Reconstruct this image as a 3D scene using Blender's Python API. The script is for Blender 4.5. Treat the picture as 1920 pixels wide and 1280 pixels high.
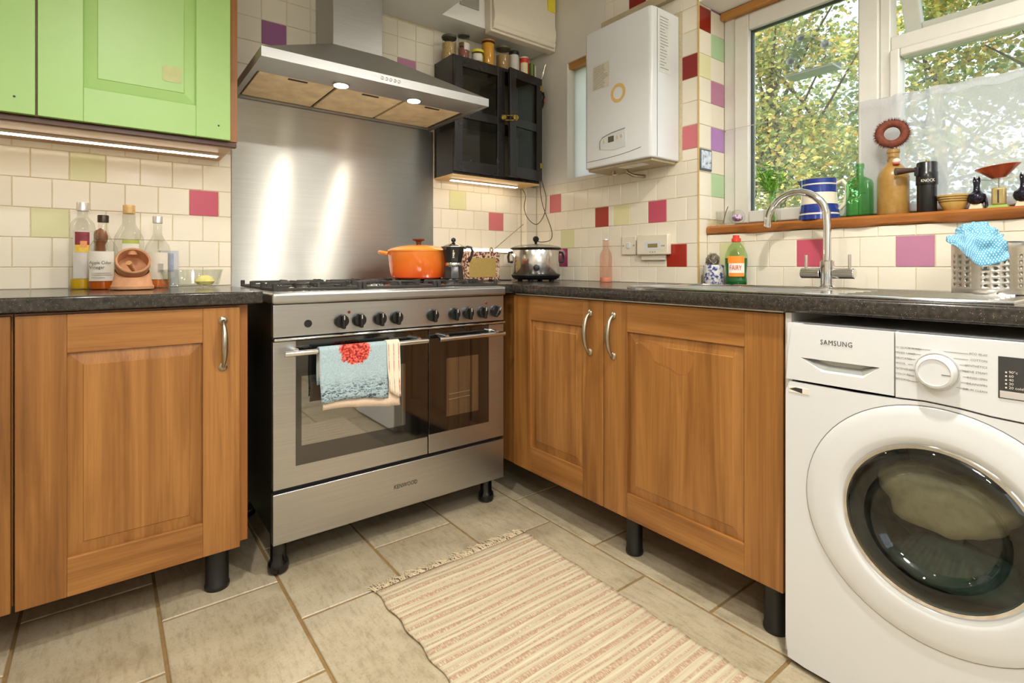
import bpy, math, random
from mathutils import Vector, Matrix
R = math.radians
random.seed(7)
scene = bpy.context.scene
COL = scene.collection
for o in list(bpy.data.objects):
    bpy.data.objects.remove(o)

# ------------------------------------------------------------------ camera
cam_d = bpy.data.cameras.new('camera')
cam = bpy.data.objects.new('camera', cam_d)
COL.objects.link(cam)
cam.location = (-1.968, -2.372, 0.9875)
cam.rotation_euler = (R(90), 0, -0.656)
cam_d.sensor_width = 36.0
cam_d.lens = 987.5 / 1920 * 36
cam_d.shift_y = -141.5 / 1920
cam_d.clip_start = 0.02
scene.camera = cam

# ------------------------------------------------------------------ view, sky, sun, lamps
vs = scene.view_settings
vs.view_transform = 'Standard'
vs.look = 'None'
vs.exposure = -0.34
vs.gamma = 1.0
vs.use_curve_mapping = False

def col(r, g, b, a=1.0):
    def f(c):
        c /= 255.0
        return c / 12.92 if c <= 0.04045 else ((c + 0.055) / 1.055) ** 2.4
    return (f(r), f(g), f(b), a)

world = bpy.data.worlds.new('sky')
scene.world = world
world.use_nodes = True
wn = world.node_tree
wn.nodes.clear()
w_out = wn.nodes.new('ShaderNodeOutputWorld')
w_bg = wn.nodes.new('ShaderNodeBackground')
w_sky = wn.nodes.new('ShaderNodeTexSky')
w_sky.sky_type = 'NISHITA'
w_sky.sun_disc = False
w_sky.sun_elevation = R(48)
w_sky.sun_rotation = R(250)
w_sky.air_density = 1.0
w_sky.dust_density = 4.0
w_mix = wn.nodes.new('ShaderNodeMix')
w_mix.data_type = 'RGBA'
w_mix.inputs[0].default_value = 0.75          # bright thin overcast veil over the blue
w_mix.inputs[7].default_value = (2.6, 2.7, 2.8, 1)
wn.links.new(w_sky.outputs[0], w_mix.inputs[6])
w_bg.inputs['Strength'].default_value = 0.95
wn.links.new(w_mix.outputs[2], w_bg.inputs['Color'])
wn.links.new(w_bg.outputs[0], w_out.inputs['Surface'])

sun_d = bpy.data.lights.new('sun', 'SUN')
sun_d.energy = 7.5
sun_d.angle = R(1.0)
sun_d.color = (1.0, 0.93, 0.8)
sun = bpy.data.objects.new('sun', sun_d)
COL.objects.link(sun)
sun.rotation_euler = Vector((0.72, -0.25, -0.65)).to_track_quat('-Z', 'Y').to_euler()
sun.location = (-6, 2, 8)

def area(name, loc, aim, size, power, color, shape='DISK', size_y=None, spread=180):
    d = bpy.data.lights.new(name, 'AREA')
    d.shape = shape
    d.size = size
    if size_y:
        d.size_y = size_y
    d.energy = power
    d.color = color
    d.spread = R(spread)
    o = bpy.data.objects.new(name, d)
    COL.objects.link(o)
    o.location = loc
    o.rotation_euler = (Vector(aim) - Vector(loc)).to_track_quat('-Z', 'Y').to_euler()
    return o
WARM = (1.0, 0.965, 0.9)
# the room's ceiling lamps and an added soft fill, all behind or above the picture
def globe(name, loc, radius, power, color):
    d = bpy.data.lights.new(name, 'POINT')
    d.shadow_soft_size = radius
    d.energy = power
    d.color = color
    o = bpy.data.objects.new(name, d)
    COL.objects.link(o)
    o.location = loc
    return o
globe('ceiling_fill_light', (-1.75, -2.75, 1.93), 0.16, 30, (1.0, 0.985, 0.97))  # unseen lamp without a fixture, added to brighten the ceiling and soften shadows
globe('bay_lamp_light', (-0.36, -2.75, 2.42), 0.12, 28, (1.0, 0.975, 0.94))
area('downlight_light', (-0.95, -2.0, 2.17), (-0.95, -1.9, 0.0), 0.07, 23, WARM, spread=150)
area('downlight_light', (-1.95, -1.6, 2.17), (-1.85, -1.4, 0.0), 0.07, 15, WARM, spread=150)
area('downlight_light', (-2.6, -3.3, 2.17), (-2.4, -2.9, 0.3), 0.2, 16, WARM)

# ------------------------------------------------------------------ materials
MATS = {}
def newmat(name):
    m = bpy.data.materials.new(name)
    m.use_nodes = True
    nt = m.node_tree
    b = nt.nodes['Principled BSDF']
    return m, nt, b

def texco(nt, scale=(1, 1, 1), rnd=0.0):
    tc = nt.nodes.new('ShaderNodeTexCoord')
    mp = nt.nodes.new('ShaderNodeMapping')
    mp.inputs['Scale'].default_value = scale
    nt.links.new(tc.outputs['Object'], mp.inputs['Vector'])
    if rnd:
        oi = nt.nodes.new('ShaderNodeObjectInfo')
        mu = nt.nodes.new('ShaderNodeVectorMath')
        mu.operation = 'MULTIPLY'
        mu.inputs[1].default_value = (rnd, rnd * 1.7, rnd * 0.6)
        cx = nt.nodes.new('ShaderNodeCombineXYZ')
        for i in range(3):
            nt.links.new(oi.outputs['Random'], cx.inputs[i])
        nt.links.new(cx.outputs[0], mu.inputs[0])
        nt.links.new(mu.outputs[0], mp.inputs['Location'])
    return mp.outputs['Vector']

def noise(nt, vec, scale, detail=4, rough=0.55, dist=0.0):
    n = nt.nodes.new('ShaderNodeTexNoise')
    n.inputs['Scale'].default_value = scale
    n.inputs['Detail'].default_value = detail
    n.inputs['Roughness'].default_value = rough
    n.inputs['Distortion'].default_value = dist
    nt.links.new(vec, n.inputs['Vector'])
    return n.outputs['Fac']

def ramp(nt, fac, stops, interp='LINEAR'):
    r = nt.nodes.new('ShaderNodeValToRGB')
    r.color_ramp.interpolation = interp
    e = r.color_ramp.elements
    while len(e) > 1:
        e.remove(e[-1])
    e[0].position, e[0].color = stops[0]
    for p, c in stops[1:]:
        k = e.new(p)
        k.color = c
    nt.links.new(fac, r.inputs['Fac'])
    return r.outputs['Color']

def bump(nt, b, height, strength=0.2, dist=0.002):
    n = nt.nodes.new('ShaderNodeBump')
    n.inputs['Strength'].default_value = strength
    n.inputs['Distance'].default_value = dist
    nt.links.new(height, n.inputs['Height'])
    nt.links.new(n.outputs['Normal'], b.inputs['Normal'])

def mixc(nt, fac, a, b_, mode='MIX'):
    m = nt.nodes.new('ShaderNodeMix')
    m.data_type = 'RGBA'
    m.blend_type = mode
    for s, v in ((m.inputs[0], fac), (m.inputs[6], a), (m.inputs[7], b_)):
        if isinstance(v, (int, float)):
            s.default_value = v
        elif isinstance(v, tuple):
            s.default_value = v
        else:
            nt.links.new(v, s)
    return m.outputs[2]

def plain(name, c, rough=0.5, metal=0.0, var=0.06, scale=30, spec=0.5, coat=0.0, bumpy=0.0, rnd=0.0, sss=0):
    if name in MATS:
        return MATS[name]
    m, nt, b = newmat(name)
    v = texco(nt)
    n = noise(nt, v, scale)
    lo = tuple(max(0, x * (1 - var)) for x in c[:3]) + (1,)
    hi = tuple(min(1, x * (1 + var)) for x in c[:3]) + (1,)
    cc = ramp(nt, n, [(0.3, lo), (0.7, hi)])
    if rnd:
        oi = nt.nodes.new('ShaderNodeObjectInfo')
        k = ramp(nt, oi.outputs['Random'], [(0, (1 - rnd, 1 - rnd, 1 - rnd * 1.1, 1)), (1, (1, 1, 1, 1))])
        cc = mixc(nt, 1.0, cc, k, 'MULTIPLY')
    nt.links.new(cc, b.inputs['Base Color'])
    b.inputs['Roughness'].default_value = rough
    b.inputs['Metallic'].default_value = metal
    b.inputs['Specular IOR Level'].default_value = spec
    b.inputs['Coat Weight'].default_value = coat
    if bumpy:
        bump(nt, b, n, bumpy)
    MATS[name] = m
    return m

def wood(name, stops, axis='z', scale=1.0, rough=0.35, bmp=0.05):
    if name in MATS:
        return MATS[name]
    m, nt, b = newmat(name)
    s = {'z': (9, 9, 0.55), 'x': (0.55, 9, 9), 'y': (9, 0.55, 9), 'h': (0.6, 0.6, 9)}[axis]
    v = texco(nt, tuple(k * scale for k in s), 13.0)
    n1 = noise(nt, v, 1.6, 5, 0.6, 0.6)
    fine = noise(nt, texco(nt, tuple(k * scale * (9 if k > 1 else 2.5) for k in s), 5.0), 2.2, 3, 0.6)
    c = ramp(nt, n1, stops)
    c2 = ramp(nt, fine, [(0.25, (0.72, 0.68, 0.62, 1)), (0.6, (1, 1, 1, 1))])
    c3 = mixc(nt, 0.75, c, c2, 'MULTIPLY')
    nt.links.new(c3, b.inputs['Base Color'])
    b.inputs['Roughness'].default_value = rough
    bump(nt, b, fine, bmp, 0.001)
    MATS[name] = m
    return m

def steel(name, c=(0.55, 0.55, 0.54, 1), rough=0.28, aniso=0.0, tang=(1, 0, 0), streak=(1, 60, 60)):
    if name in MATS:
        return MATS[name]
    m, nt, b = newmat(name)
    v = texco(nt, streak)
    n = noise(nt, v, 4, 3)
    lo = tuple(x * 0.9 for x in c[:3]) + (1,)
    nt.links.new(ramp(nt, n, [(0.3, lo), (0.7, c)]), b.inputs['Base Color'])
    rr = nt.nodes.new('ShaderNodeMapRange')
    rr.inputs['To Min'].default_value = rough * 0.85
    rr.inputs['To Max'].default_value = rough * 1.2
    nt.links.new(n, rr.inputs['Value'])
    nt.links.new(rr.outputs[0], b.inputs['Roughness'])
    b.inputs['Metallic'].default_value = 1.0
    if aniso:
        b.inputs['Anisotropic'].default_value = aniso
        cx = nt.nodes.new('ShaderNodeCombineXYZ')
        for i in range(3):
            cx.inputs[i].default_value = tang[i]
        nt.links.new(cx.outputs[0], b.inputs['Tangent'])
    MATS[name] = m
    return m

def thin_glass(name, tint=(1, 1, 1, 1), refl=1.0, rough=0.0, bumpy=None):
    if name in MATS:
        return MATS[name]
    m, nt, b = newmat(name)
    nt.nodes.remove(b)
    out = nt.nodes['Material Output']
    tr = nt.nodes.new('ShaderNodeBsdfTransparent')
    v = texco(nt)
    n = noise(nt, v, 8)
    t2 = tuple(x * 0.97 for x in tint[:3]) + (1,)
    nt.links.new(ramp(nt, n, [(0.3, t2), (0.7, tint)]), tr.inputs['Color'])
    gl = nt.nodes.new('ShaderNodeBsdfGlossy')
    gl.inputs['Roughness'].default_value = rough
    fr = nt.nodes.new('ShaderNodeLayerWeight')
    fr.inputs['Blend'].default_value = 0.5
    pw = nt.nodes.new('ShaderNodeMath')
    pw.operation = 'POWER'
    pw.inputs[1].default_value = 4.0
    nt.links.new(fr.outputs['Facing'], pw.inputs[0])
    mu = nt.nodes.new('ShaderNodeMath')
    mu.operation = 'MULTIPLY_ADD'
    mu.inputs[1].default_value = 0.8 * min(1.0, refl)
    mu.inputs[2].default_value = 0.04 * refl
    nt.links.new(pw.outputs[0], mu.inputs[0])
    mx = nt.nodes.new('ShaderNodeMixShader')
    nt.links.new(mu.outputs[0], mx.inputs[0])
    nt.links.new(tr.outputs[0], mx.inputs[1])
    nt.links.new(gl.outputs[0], mx.inputs[2])
    if bumpy:
        bn = nt.nodes.new('ShaderNodeBump')
        bn.inputs['Strength'].default_value = bumpy
        n2 = noise(nt, v, 60)
        nt.links.new(n2, bn.inputs['Height'])
        nt.links.new(bn.outputs[0], gl.inputs['Normal'])
        nt.links.new(bn.outputs[0], fr.inputs['Normal'])
    nt.links.new(mx.outputs[0], out.inputs['Surface'])
    MATS[name] = m
    return m

def emit(name, c, strength):
    if name in MATS:
        return MATS[name]
    m, nt, b = newmat(name)
    v = texco(nt)
    n = noise(nt, v, 5)
    nt.links.new(ramp(nt, n, [(0, c), (1, c)]), b.inputs['Emission Color'])
    b.inputs['Base Color'].default_value = c
    b.inputs['Emission Strength'].default_value = strength
    MATS[name] = m
    return m

CREAM = plain('cream_tile', col(236, 227, 208), 0.16, var=0.02, scale=6, rnd=0.06)
def tile_mat(name, r, g, b):
    return plain(name, col(r, g, b), 0.16, var=0.03, scale=6)
T_RED = tile_mat('dark_red_tile', 136, 30, 24)
T_ORED = tile_mat('brick_red_tile', 160, 44, 30)
T_ROSE = tile_mat('rose_tile', 196, 86, 106)
T_PINK = tile_mat('pink_tile', 206, 112, 118)
T_MAUVE = tile_mat('mauve_tile', 184, 124, 152)
T_PURP = tile_mat('purple_tile', 152, 96, 144)
T_MAG = tile_mat('magenta_tile', 158, 52, 100)
T_GRN = tile_mat('pale_green_tile', 212, 210, 162)
T_GRN2 = tile_mat('mint_tile', 176, 206, 160)
T_YEL = tile_mat('pale_yellow_tile', 226, 218, 168)
GROUT = plain('grout', col(218, 203, 168), 0.9, var=0.1, scale=80)
PLASTER = plain('plaster', col(224, 218, 206), 0.85, var=0.04, scale=4, bumpy=0.05)
CEIL = plain('ceiling_paint', col(234, 232, 226), 0.9, var=0.02, scale=3)
UPVC = plain('white_upvc', col(220, 217, 208), 0.35, var=0.02)
WHITE = plain('white_enamel', col(216, 217, 217), 0.22, var=0.015, scale=4)
WHITE2 = plain('white_plastic', col(226, 216, 196), 0.35, var=0.015)
BLACK = plain('black_plastic', col(22, 21, 20), 0.4, var=0.1)
IRON = plain('cast_iron', col(44, 41, 38), 0.6, var=0.2, scale=60, bumpy=0.2)
BLKPAINT = plain('black_cabinet_paint', col(36, 33, 33), 0.24, var=0.1, scale=12)
BLKGLASS = plain('black_glass', col(14, 13, 12), 0.06, var=0.05, spec=0.8)
CHROME = plain('chrome', col(225, 225, 225), 0.07, metal=1.0, var=0.02)
BRASS = plain('brass', col(206, 180, 96), 0.25, metal=1.0, var=0.05)
PEWTER = plain('pewter', col(176, 166, 148), 0.3, metal=1.0, var=0.08, scale=40)
STEEL = steel('brushed_steel', (0.52, 0.52, 0.51, 1), 0.32)
STEEL_H = steel('hood_steel', (0.5, 0.5, 0.49, 1), 0.42)
STEEL_S = steel('splash_steel', (0.60, 0.60, 0.57, 1), 0.42, aniso=1.0, tang=(0, 0, 1), streak=(1, 30, 60))
STEEL_P = steel('polished_steel', (0.72, 0.72, 0.71, 1), 0.1)
FILTER = plain('greasy_filter', col(244, 220, 178), 0.45, metal=0.0, var=0.2, scale=14)
OAK = [(0.22, col(102, 64, 26)), (0.42, col(144, 94, 44)), (0.6, col(170, 117, 60)), (0.8, col(124, 78, 34))]
OAK_V = wood('walnut_door_upright', OAK, 'z')
OAK_H = wood('walnut_door_across', OAK, 'h')
OAK_ED = wood('walnut_edge', [(0.2, col(136, 82, 34)), (0.8, col(166, 106, 48))], 'z')
DARKWOOD = wood('dark_wood', [(0.2, col(66, 34, 16)), (0.8, col(112, 66, 34))], 'x')
PINE_Y = wood('pine_along', [(0.2, col(176, 116, 50)), (0.8, col(206, 150, 78))], 'y')
SILLWOOD = wood('sill_wood', [(0.25, col(104, 56, 22)), (0.5, col(158, 96, 42)), (0.8, col(184, 118, 56))], 'y', rough=0.3)
UNDERWOOD = wood('underside_wood', [(0.2, col(170, 128, 84)), (0.8, col(196, 156, 108))], 'x')
GREEN = plain('green_door_paint', col(160, 198, 116), 0.38, var=0.03, scale=5)
LED = emit('led_diffuser', (1.0, 0.86, 0.66, 1), 14)
LAMPGLOW = emit('hood_lamp_glow', (1.0, 0.9, 0.74, 1), 22)
GLASS = thin_glass('clear_glass', (0.985, 0.99, 0.985, 1), 0.7)
JARGLASS = thin_glass('jar_glass', (0.95, 0.96, 0.94, 1), 1.0)
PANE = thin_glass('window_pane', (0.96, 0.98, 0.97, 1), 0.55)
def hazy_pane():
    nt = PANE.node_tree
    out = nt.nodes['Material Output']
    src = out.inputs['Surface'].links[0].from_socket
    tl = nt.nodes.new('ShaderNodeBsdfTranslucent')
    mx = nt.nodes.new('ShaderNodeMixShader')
    fac = ramp(nt, noise(nt, texco(nt), 5, 4), [(0.3, (0.03, 0.03, 0.03, 1)), (0.7, (0.10, 0.10, 0.10, 1))])   # patchy whitish haze mixed in as glare on the glass
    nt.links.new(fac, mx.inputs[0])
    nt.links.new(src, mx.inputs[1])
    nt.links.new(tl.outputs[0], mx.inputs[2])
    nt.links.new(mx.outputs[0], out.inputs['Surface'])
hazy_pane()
PAPER = plain('paper_label', col(224, 218, 206), 0.6, var=0.03)
INK = plain('ink', col(50, 46, 42), 0.6, var=0.05)
GREYINK = plain('grey_ink', col(120, 114, 106), 0.6, var=0.05)

def worktop_mat():
    m, nt, b = newmat('speckled_worktop')
    v = texco(nt)
    vo = nt.nodes.new('ShaderNodeTexVoronoi')
    vo.inputs['Scale'].default_value = 330
    nt.links.new(v, vo.inputs['Vector'])
    spk = ramp(nt, vo.outputs['Distance'], [(0.0, (1, 1, 1, 1)), (0.16, (1, 1, 1, 1)), (0.24, (0, 0, 0, 1))])
    sel = ramp(nt, noise(nt, v, 140, 2), [(0.52, (0, 0, 0, 1)), (0.6, (1, 1, 1, 1))])
    k = mixc(nt, 1.0, spk, sel, 'MULTIPLY')
    base = ramp(nt, noise(nt, v, 90, 5), [(0.3, col(32, 30, 27)), (0.7, col(66, 60, 54))])
    nt.links.new(mixc(nt, k, base, col(168, 152, 126)), b.inputs['Base Color'])
    b.inputs['Roughness'].default_value = 0.16
    return m
WORKTOP = worktop_mat()

def floor_mat():
    m, nt, b = newmat('stone_floor_tile')
    v = texco(nt, (1, 1, 1), 7.0)
    v2 = texco(nt, (7, 1.6, 1), 9.0)
    c = ramp(nt, noise(nt, v, 5, 6, 0.65), [(0.25, col(152, 138, 112)), (0.5, col(178, 165, 138)), (0.75, col(194, 182, 156))])
    vein = ramp(nt, noise(nt, v2, 9, 6, 0.75), [(0.36, (0.66, 0.62, 0.56, 1)), (0.52, (1, 1, 1, 1))])
    pit = ramp(nt, noise(nt, v, 130, 3), [(0.33, (0.62, 0.57, 0.5, 1)), (0.45, (1, 1, 1, 1))])
    c = mixc(nt, 0.6, c, vein, 'MULTIPLY')
    c = mixc(nt, 0.35, c, pit, 'MULTIPLY')
    nt.links.new(c, b.inputs['Base Color'])
    b.inputs['Roughness'].default_value = 0.34
    bump(nt, b, noise(nt, v, 70, 5), 0.12, 0.002)
    return m
FLOORTILE = floor_mat()
FLOORGROUT = plain('floor_grout', col(140, 112, 68), 0.9, var=0.15, scale=40)

# ------------------------------------------------------------------ mesh builder
class MB:
    def __init__(self, T=None):
        self.v, self.f, self.T = [], [], T
    def add(self, vs, fs):
        n = len(self.v)
        T = self.T
        for p in vs:
            self.v.append(tuple(T(*p)) if T else tuple(p))
        for f in fs:
            self.f.append([n + i for i in f])
        return self
    def box(self, x0, x1, y0, y1, z0, z1):
        x0, x1 = min(x0, x1), max(x0, x1)
        y0, y1 = min(y0, y1), max(y0, y1)
        z0, z1 = min(z0, z1), max(z0, z1)
        return self.add([(x0, y0, z0), (x1, y0, z0), (x1, y1, z0), (x0, y1, z0), (x0, y0, z1), (x1, y0, z1), (x1, y1, z1), (x0, y1, z1)],
                        [(0, 3, 2, 1), (4, 5, 6, 7), (0, 1, 5, 4), (1, 2, 6, 5), (2, 3, 7, 6), (3, 0, 4, 7)])
    def frustum(self, r0, z0, r1, z1):
        a, b, c, d = r0
        e, f, g, h = r1
        return self.add([(a, c, z0), (b, c, z0), (b, d, z0), (a, d, z0), (e, g, z1), (f, g, z1), (f, h, z1), (e, h, z1)],
                        [(0, 3, 2, 1), (4, 5, 6, 7), (0, 1, 5, 4), (1, 2, 6, 5), (2, 3, 7, 6), (3, 0, 4, 7)])
    def lathe(self, prof, c=(0, 0, 0), seg=32, axis='z', sx=1.0, sy=1.0, cap=True):
        vs, fs = [], []
        n = len(prof)
        for i in range(seg):
            a = 2 * math.pi * i / seg
            ca, sa = math.cos(a) * sx, math.sin(a) * sy
            for r, h in prof:
                if axis == 'z':
                    p = (c[0] + r * ca, c[1] + r * sa, c[2] + h)
                elif axis == 'y':
                    p = (c[0] + r * ca, c[1] + h, c[2] + r * sa)
                else:
                    p = (c[0] + h, c[1] + r * ca, c[2] + r * sa)
                vs.append(p)
        for i in range(seg):
            j = (i + 1) % seg
            for k in range(n - 1):
                fs.append((i * n + k, j * n + k, j * n + k + 1, i * n + k + 1))
        if cap:
            if prof[0][0] > 1e-6:
                fs.append([i * n for i in range(seg)][::-1])
            if prof[-1][0] > 1e-6:
                fs.append([i * n + n - 1 for i in range(seg)])
        return self.add(vs, fs)
    def cyl(self, c, r, h, axis='z', seg=24, r2=None):
        return self.lathe([(r, 0), (r if r2 is None else r2, h)], c, seg, axis)
    def tube(self, pts, r, seg=10, closed=False, rs=None):
        P = [Vector(p) for p in pts]
        n = len(P)
        vs, fs = [], []
        up = None
        for i in range(n):
            if closed:
                t = (P[(i + 1) % n] - P[i - 1]).normalized()
            else:
                t = (P[min(i + 1, n - 1)] - P[max(i - 1, 0)]).normalized()
            if up is None:
                up = Vector((0, 0, 1)) if abs(t.z) < 0.9 else Vector((1, 0, 0))
            a = t.cross(up).normalized()
            b = a.cross(t).normalized()
            up = b
            rr = rs[i] if rs else r
            for k in range(seg):
                th = 2 * math.pi * k / seg
                vs.append(tuple(P[i] + a * (rr * math.cos(th)) + b * (rr * math.sin(th))))
        m = n if closed else n - 1
        for i in range(m):
            j = (i + 1) % n
            for k in range(seg):
                l = (k + 1) % seg
                fs.append((i * seg + k, i * seg + l, j * seg + l, j * seg + k))
        if not closed:
            fs.append(list(range(seg))[::-1])
            fs.append([(n - 1) * seg + k for k in range(seg)])
        return self.add(vs, fs)
    def prism(self, poly, d0, d1, plane='xy'):
        n = len(poly)
        def mk(a, b, d):
            return {'xy': (a, b, d), 'xz': (a, d, b), 'yz': (d, a, b)}[plane]
        vs = [mk(a, b, d0) for a, b in poly] + [mk(a, b, d1) for a, b in poly]
        fs = [list(range(n))[::-1], [n + i for i in range(n)]]
        for i in range(n):
            j = (i + 1) % n
            fs.append((i, j, n + j, n + i))
        return self.add(vs, fs)
    def sphere(self, c, r, seg=20, rings=12, s=(1, 1, 1)):
        prof = [(max(1e-7, math.sin(math.pi * i / rings)), -math.cos(math.pi * i / rings)) for i in range(rings + 1)]
        vs, fs = [], []
        n = rings + 1
        for i in range(seg):
            a = 2 * math.pi * i / seg
            for q, h in prof:
                vs.append((c[0] + r * q * math.cos(a) * s[0], c[1] + r * q * math.sin(a) * s[1], c[2] + r * h * s[2]))
        for i in range(seg):
            j = (i + 1) % seg
            for k in range(n - 1):
                fs.append((i * n + k, j * n + k, j * n + k + 1, i * n + k + 1))
        return self.add(vs, fs)
    def grid(self, fn, nu, nv):
        vs = [fn(i / nu, j / nv) for i in range(nu + 1) for j in range(nv + 1)]
        fs = [(i * (nv + 1) + j, (i + 1) * (nv + 1) + j, (i + 1) * (nv + 1) + j + 1, i * (nv + 1) + j + 1) for i in range(nu) for j in range(nv)]
        return self.add(vs, fs)

WL = {}
def obj(name, mb, mat, parent=None, bevel=0.0, smooth=True, loc=None, seg=2, fix=True, thick=0.0, angle=38, weld=False):
    base = Vector(WL[parent.name]) if parent else Vector(loc) if loc else None
    if base is None:
        xs = [p[0] for p in mb.v]; ys = [p[1] for p in mb.v]; zs = [p[2] for p in mb.v]
        base = Vector(((min(xs) + max(xs)) / 2, (min(ys) + max(ys)) / 2, min(zs)))
    me = bpy.data.meshes.new(name)
    me.from_pydata([(p[0] - base.x, p[1] - base.y, p[2] - base.z) for p in mb.v], [], mb.f)
    if fix:
        import bmesh
        bm = bmesh.new(); bm.from_mesh(me)
        if weld:
            bmesh.ops.remove_doubles(bm, verts=bm.verts, dist=0.00005)
        bmesh.ops.recalc_face_normals(bm, faces=bm.faces)
        bm.to_mesh(me); bm.free()
    me.materials.append(mat)
    if smooth:
        me.polygons.foreach_set('use_smooth', [True] * len(me.polygons))
        me.set_sharp_from_angle(angle=R(angle))
    o = bpy.data.objects.new(name, me)
    COL.objects.link(o)
    if parent:
        o.parent = parent
    else:
        o.location = base
    WL[o.name] = tuple(base)
    if thick:
        s = o.modifiers.new('thickness', 'SOLIDIFY')
        s.thickness = thick
        s.offset = 0
    if bevel:
        b = o.modifiers.new('bevel', 'BEVEL')
        b.width = bevel
        b.segments = seg
        b.limit_method = 'ANGLE'
        b.angle_limit = R(40)
    return o

def tag(o, label, cat, group=None):
    o['label'] = label
    o['category'] = cat
    if group:
        o['group'] = group
    return o

def thing(name, loc, label, cat, group=None):
    o = bpy.data.objects.new(name, None)
    o.empty_display_size = 0.05
    COL.objects.link(o)
    o.location = loc
    WL[o.name] = tuple(loc)
    return tag(o, label, cat, group)

def struct(o):
    o['kind'] = 'structure'
    return o

def text(s, size, org, ux, uy, mat, parent, name='lettering', align='LEFT', width=None, push=0.0006, spacing=1.0):
    c = bpy.data.curves.new('t', 'FONT')
    c.body = s
    c.size = size
    c.align_x = align
    c.space_character = spacing
    c.resolution_u = 2
    t = bpy.data.objects.new('t', c)
    COL.objects.link(t)
    bpy.context.view_layer.update()
    me0 = bpy.data.meshes.new_from_object(t.evaluated_get(bpy.context.evaluated_depsgraph_get()))
    bpy.data.objects.remove(t)
    ux, uy, org = Vector(ux), Vector(uy), Vector(org)
    n = ux.cross(uy).normalized()
    sx = 1.0
    if width and len(me0.vertices):
        xs = [v.co.x for v in me0.vertices]
        sx = width / max(1e-6, max(xs) - min(xs))
    mb = MB()
    mb.v = [tuple(org + ux * (v.co.x * sx) + uy * v.co.y + n * push) for v in me0.vertices]
    mb.f = [list(p.vertices) for p in me0.polygons]
    bpy.data.meshes.remove(me0)
    return obj(name, mb, mat, parent, smooth=False, fix=False)

TILE_CACHE = {}
def tile(parent, name, org, ua, va, w, h, mat, th=0.006, gap=0.0022, ch=0.0014):
    """one bevelled tile; org = low corner on the finished face, ua/va unit axes, outward = ua x va"""
    ua, va = Vector(ua), Vector(va)
    n = ua.cross(va)
    key = (round(w, 4), round(h, 4), tuple(ua), tuple(va), mat.name, th, gap)
    me = TILE_CACHE.get(key)
    if me is None:
        a0, a1, b0, b1 = gap / 2, w - gap / 2, gap / 2, h - gap / 2
        lay = [(a0, a1, b0, b1, -th), (a0, a1, b0, b1, -ch), (a0 + ch, a1 - ch, b0 + ch, b1 - ch, 0.0)]
        vs = []
        for x0, x1, y0, y1, d in lay:
            for a, b in ((x0, y0), (x1, y0), (x1, y1), (x0, y1)):
                vs.append(ua * a + va * b + n * d)
        fs = [(8, 9, 10, 11)]
        for k in (0, 4):
            for i in range(4):
                j = (i + 1) % 4
                fs.append((k + i, k + j, k + 4 + j, k + 4 + i))
        me = bpy.data.meshes.new(name)
        me.from_pydata([tuple(v) for v in vs], [], fs)
        me.materials.append(mat)
        TILE_CACHE[key] = me
    o = bpy.data.objects.new(name, me)
    COL.objects.link(o)
    o.parent = parent
    o.location = Vector(org) - Vector(WL[parent.name])
    return o

def rowcuts(a, b, joint, pitch=0.1, extra=()):
    k0 = math.floor((a - joint) / pitch)
    c = [joint + pitch * i for i in range(k0, k0 + int((b - a) / pitch) + 3)]
    c = [x for x in c if a + 0.004 < x < b - 0.004]
    c = sorted([a, b] + c + list(extra))
    return [(c[i], c[i + 1]) for i in range(len(c) - 1) if c[i + 1] - c[i] > 0.004]

# ================================================================== THE ROOM
XL, YF, ZC = -3.12, -4.0, 2.68          # left wall, front wall, high ceiling
SOF = 2.194                              # low ceiling

floor = struct(obj('floor', MB().box(XL, 0.3, YF, 0.0, -0.06, -0.004), FLOORGROUT, smooth=False))
for k in range(-5, 6):
    x0 = -1.85 + 0.3115 * k
    x1 = x0 + 0.3115
    off = -0.62 if k % 2 == 0 else -0.845
    a, b = max(x0, XL), min(x1, 0.02)
    if b - a < 0.03:
        continue
    for y0, y1 in rowcuts(YF, 0.0, off, 0.4525):
        tile(floor, 'floor_tile', (a, y0, 0.0), (1, 0, 0), (0, 1, 0), b - a, y1 - y0, FLOORTILE, th=0.008, gap=0.009, ch=0.002)

ROWS = [(0.91, 0.983, 0), (0.983, 1.083, 1), (1.083, 1.183, 0), (1.183, 1.283, 1), (1.283, 1.383, 0), (1.383, 1.437, 1)]
def near(v, w):
    return abs(v - w) < 0.02

wall_back = struct(obj('wall_back', MB().box(XL, 0.3, 0.0025, 0.2, 0, ZC), GROUT, smooth=False))
UX, UZ, UY_ = (1, 0, 0), (0, 0, 1), (0, -1, 0)
for z0, z1, odd in ROWS:
    for a, b in rowcuts(-2.8, -1.569, -1.615 if odd else -1.67):
        m = CREAM
        if near(z0, 1.283) and near(a, -2.07): m = T_GRN
        if near(z0, 1.083) and near(a, -2.17): m = T_GRN
        if near(z0, 1.183) and near(a, -1.715): m = T_ROSE
        tile(wall_back, 'wall_tile', (a, 0, z0), UX, UZ, b - a, z1 - z0, m)
    for a, b in rowcuts(-0.652, -0.076, -0.602 if odd else -0.553):
        m = CREAM
        if near(z0, 1.283) and near(a, -0.553): m = T_GRN
        if near(z0, 1.183) and near(a, -0.302): m = T_PINK
        tile(wall_back, 'wall_tile', (a, 0, z0), UX, UZ, b - a, z1 - z0, m)
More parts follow.
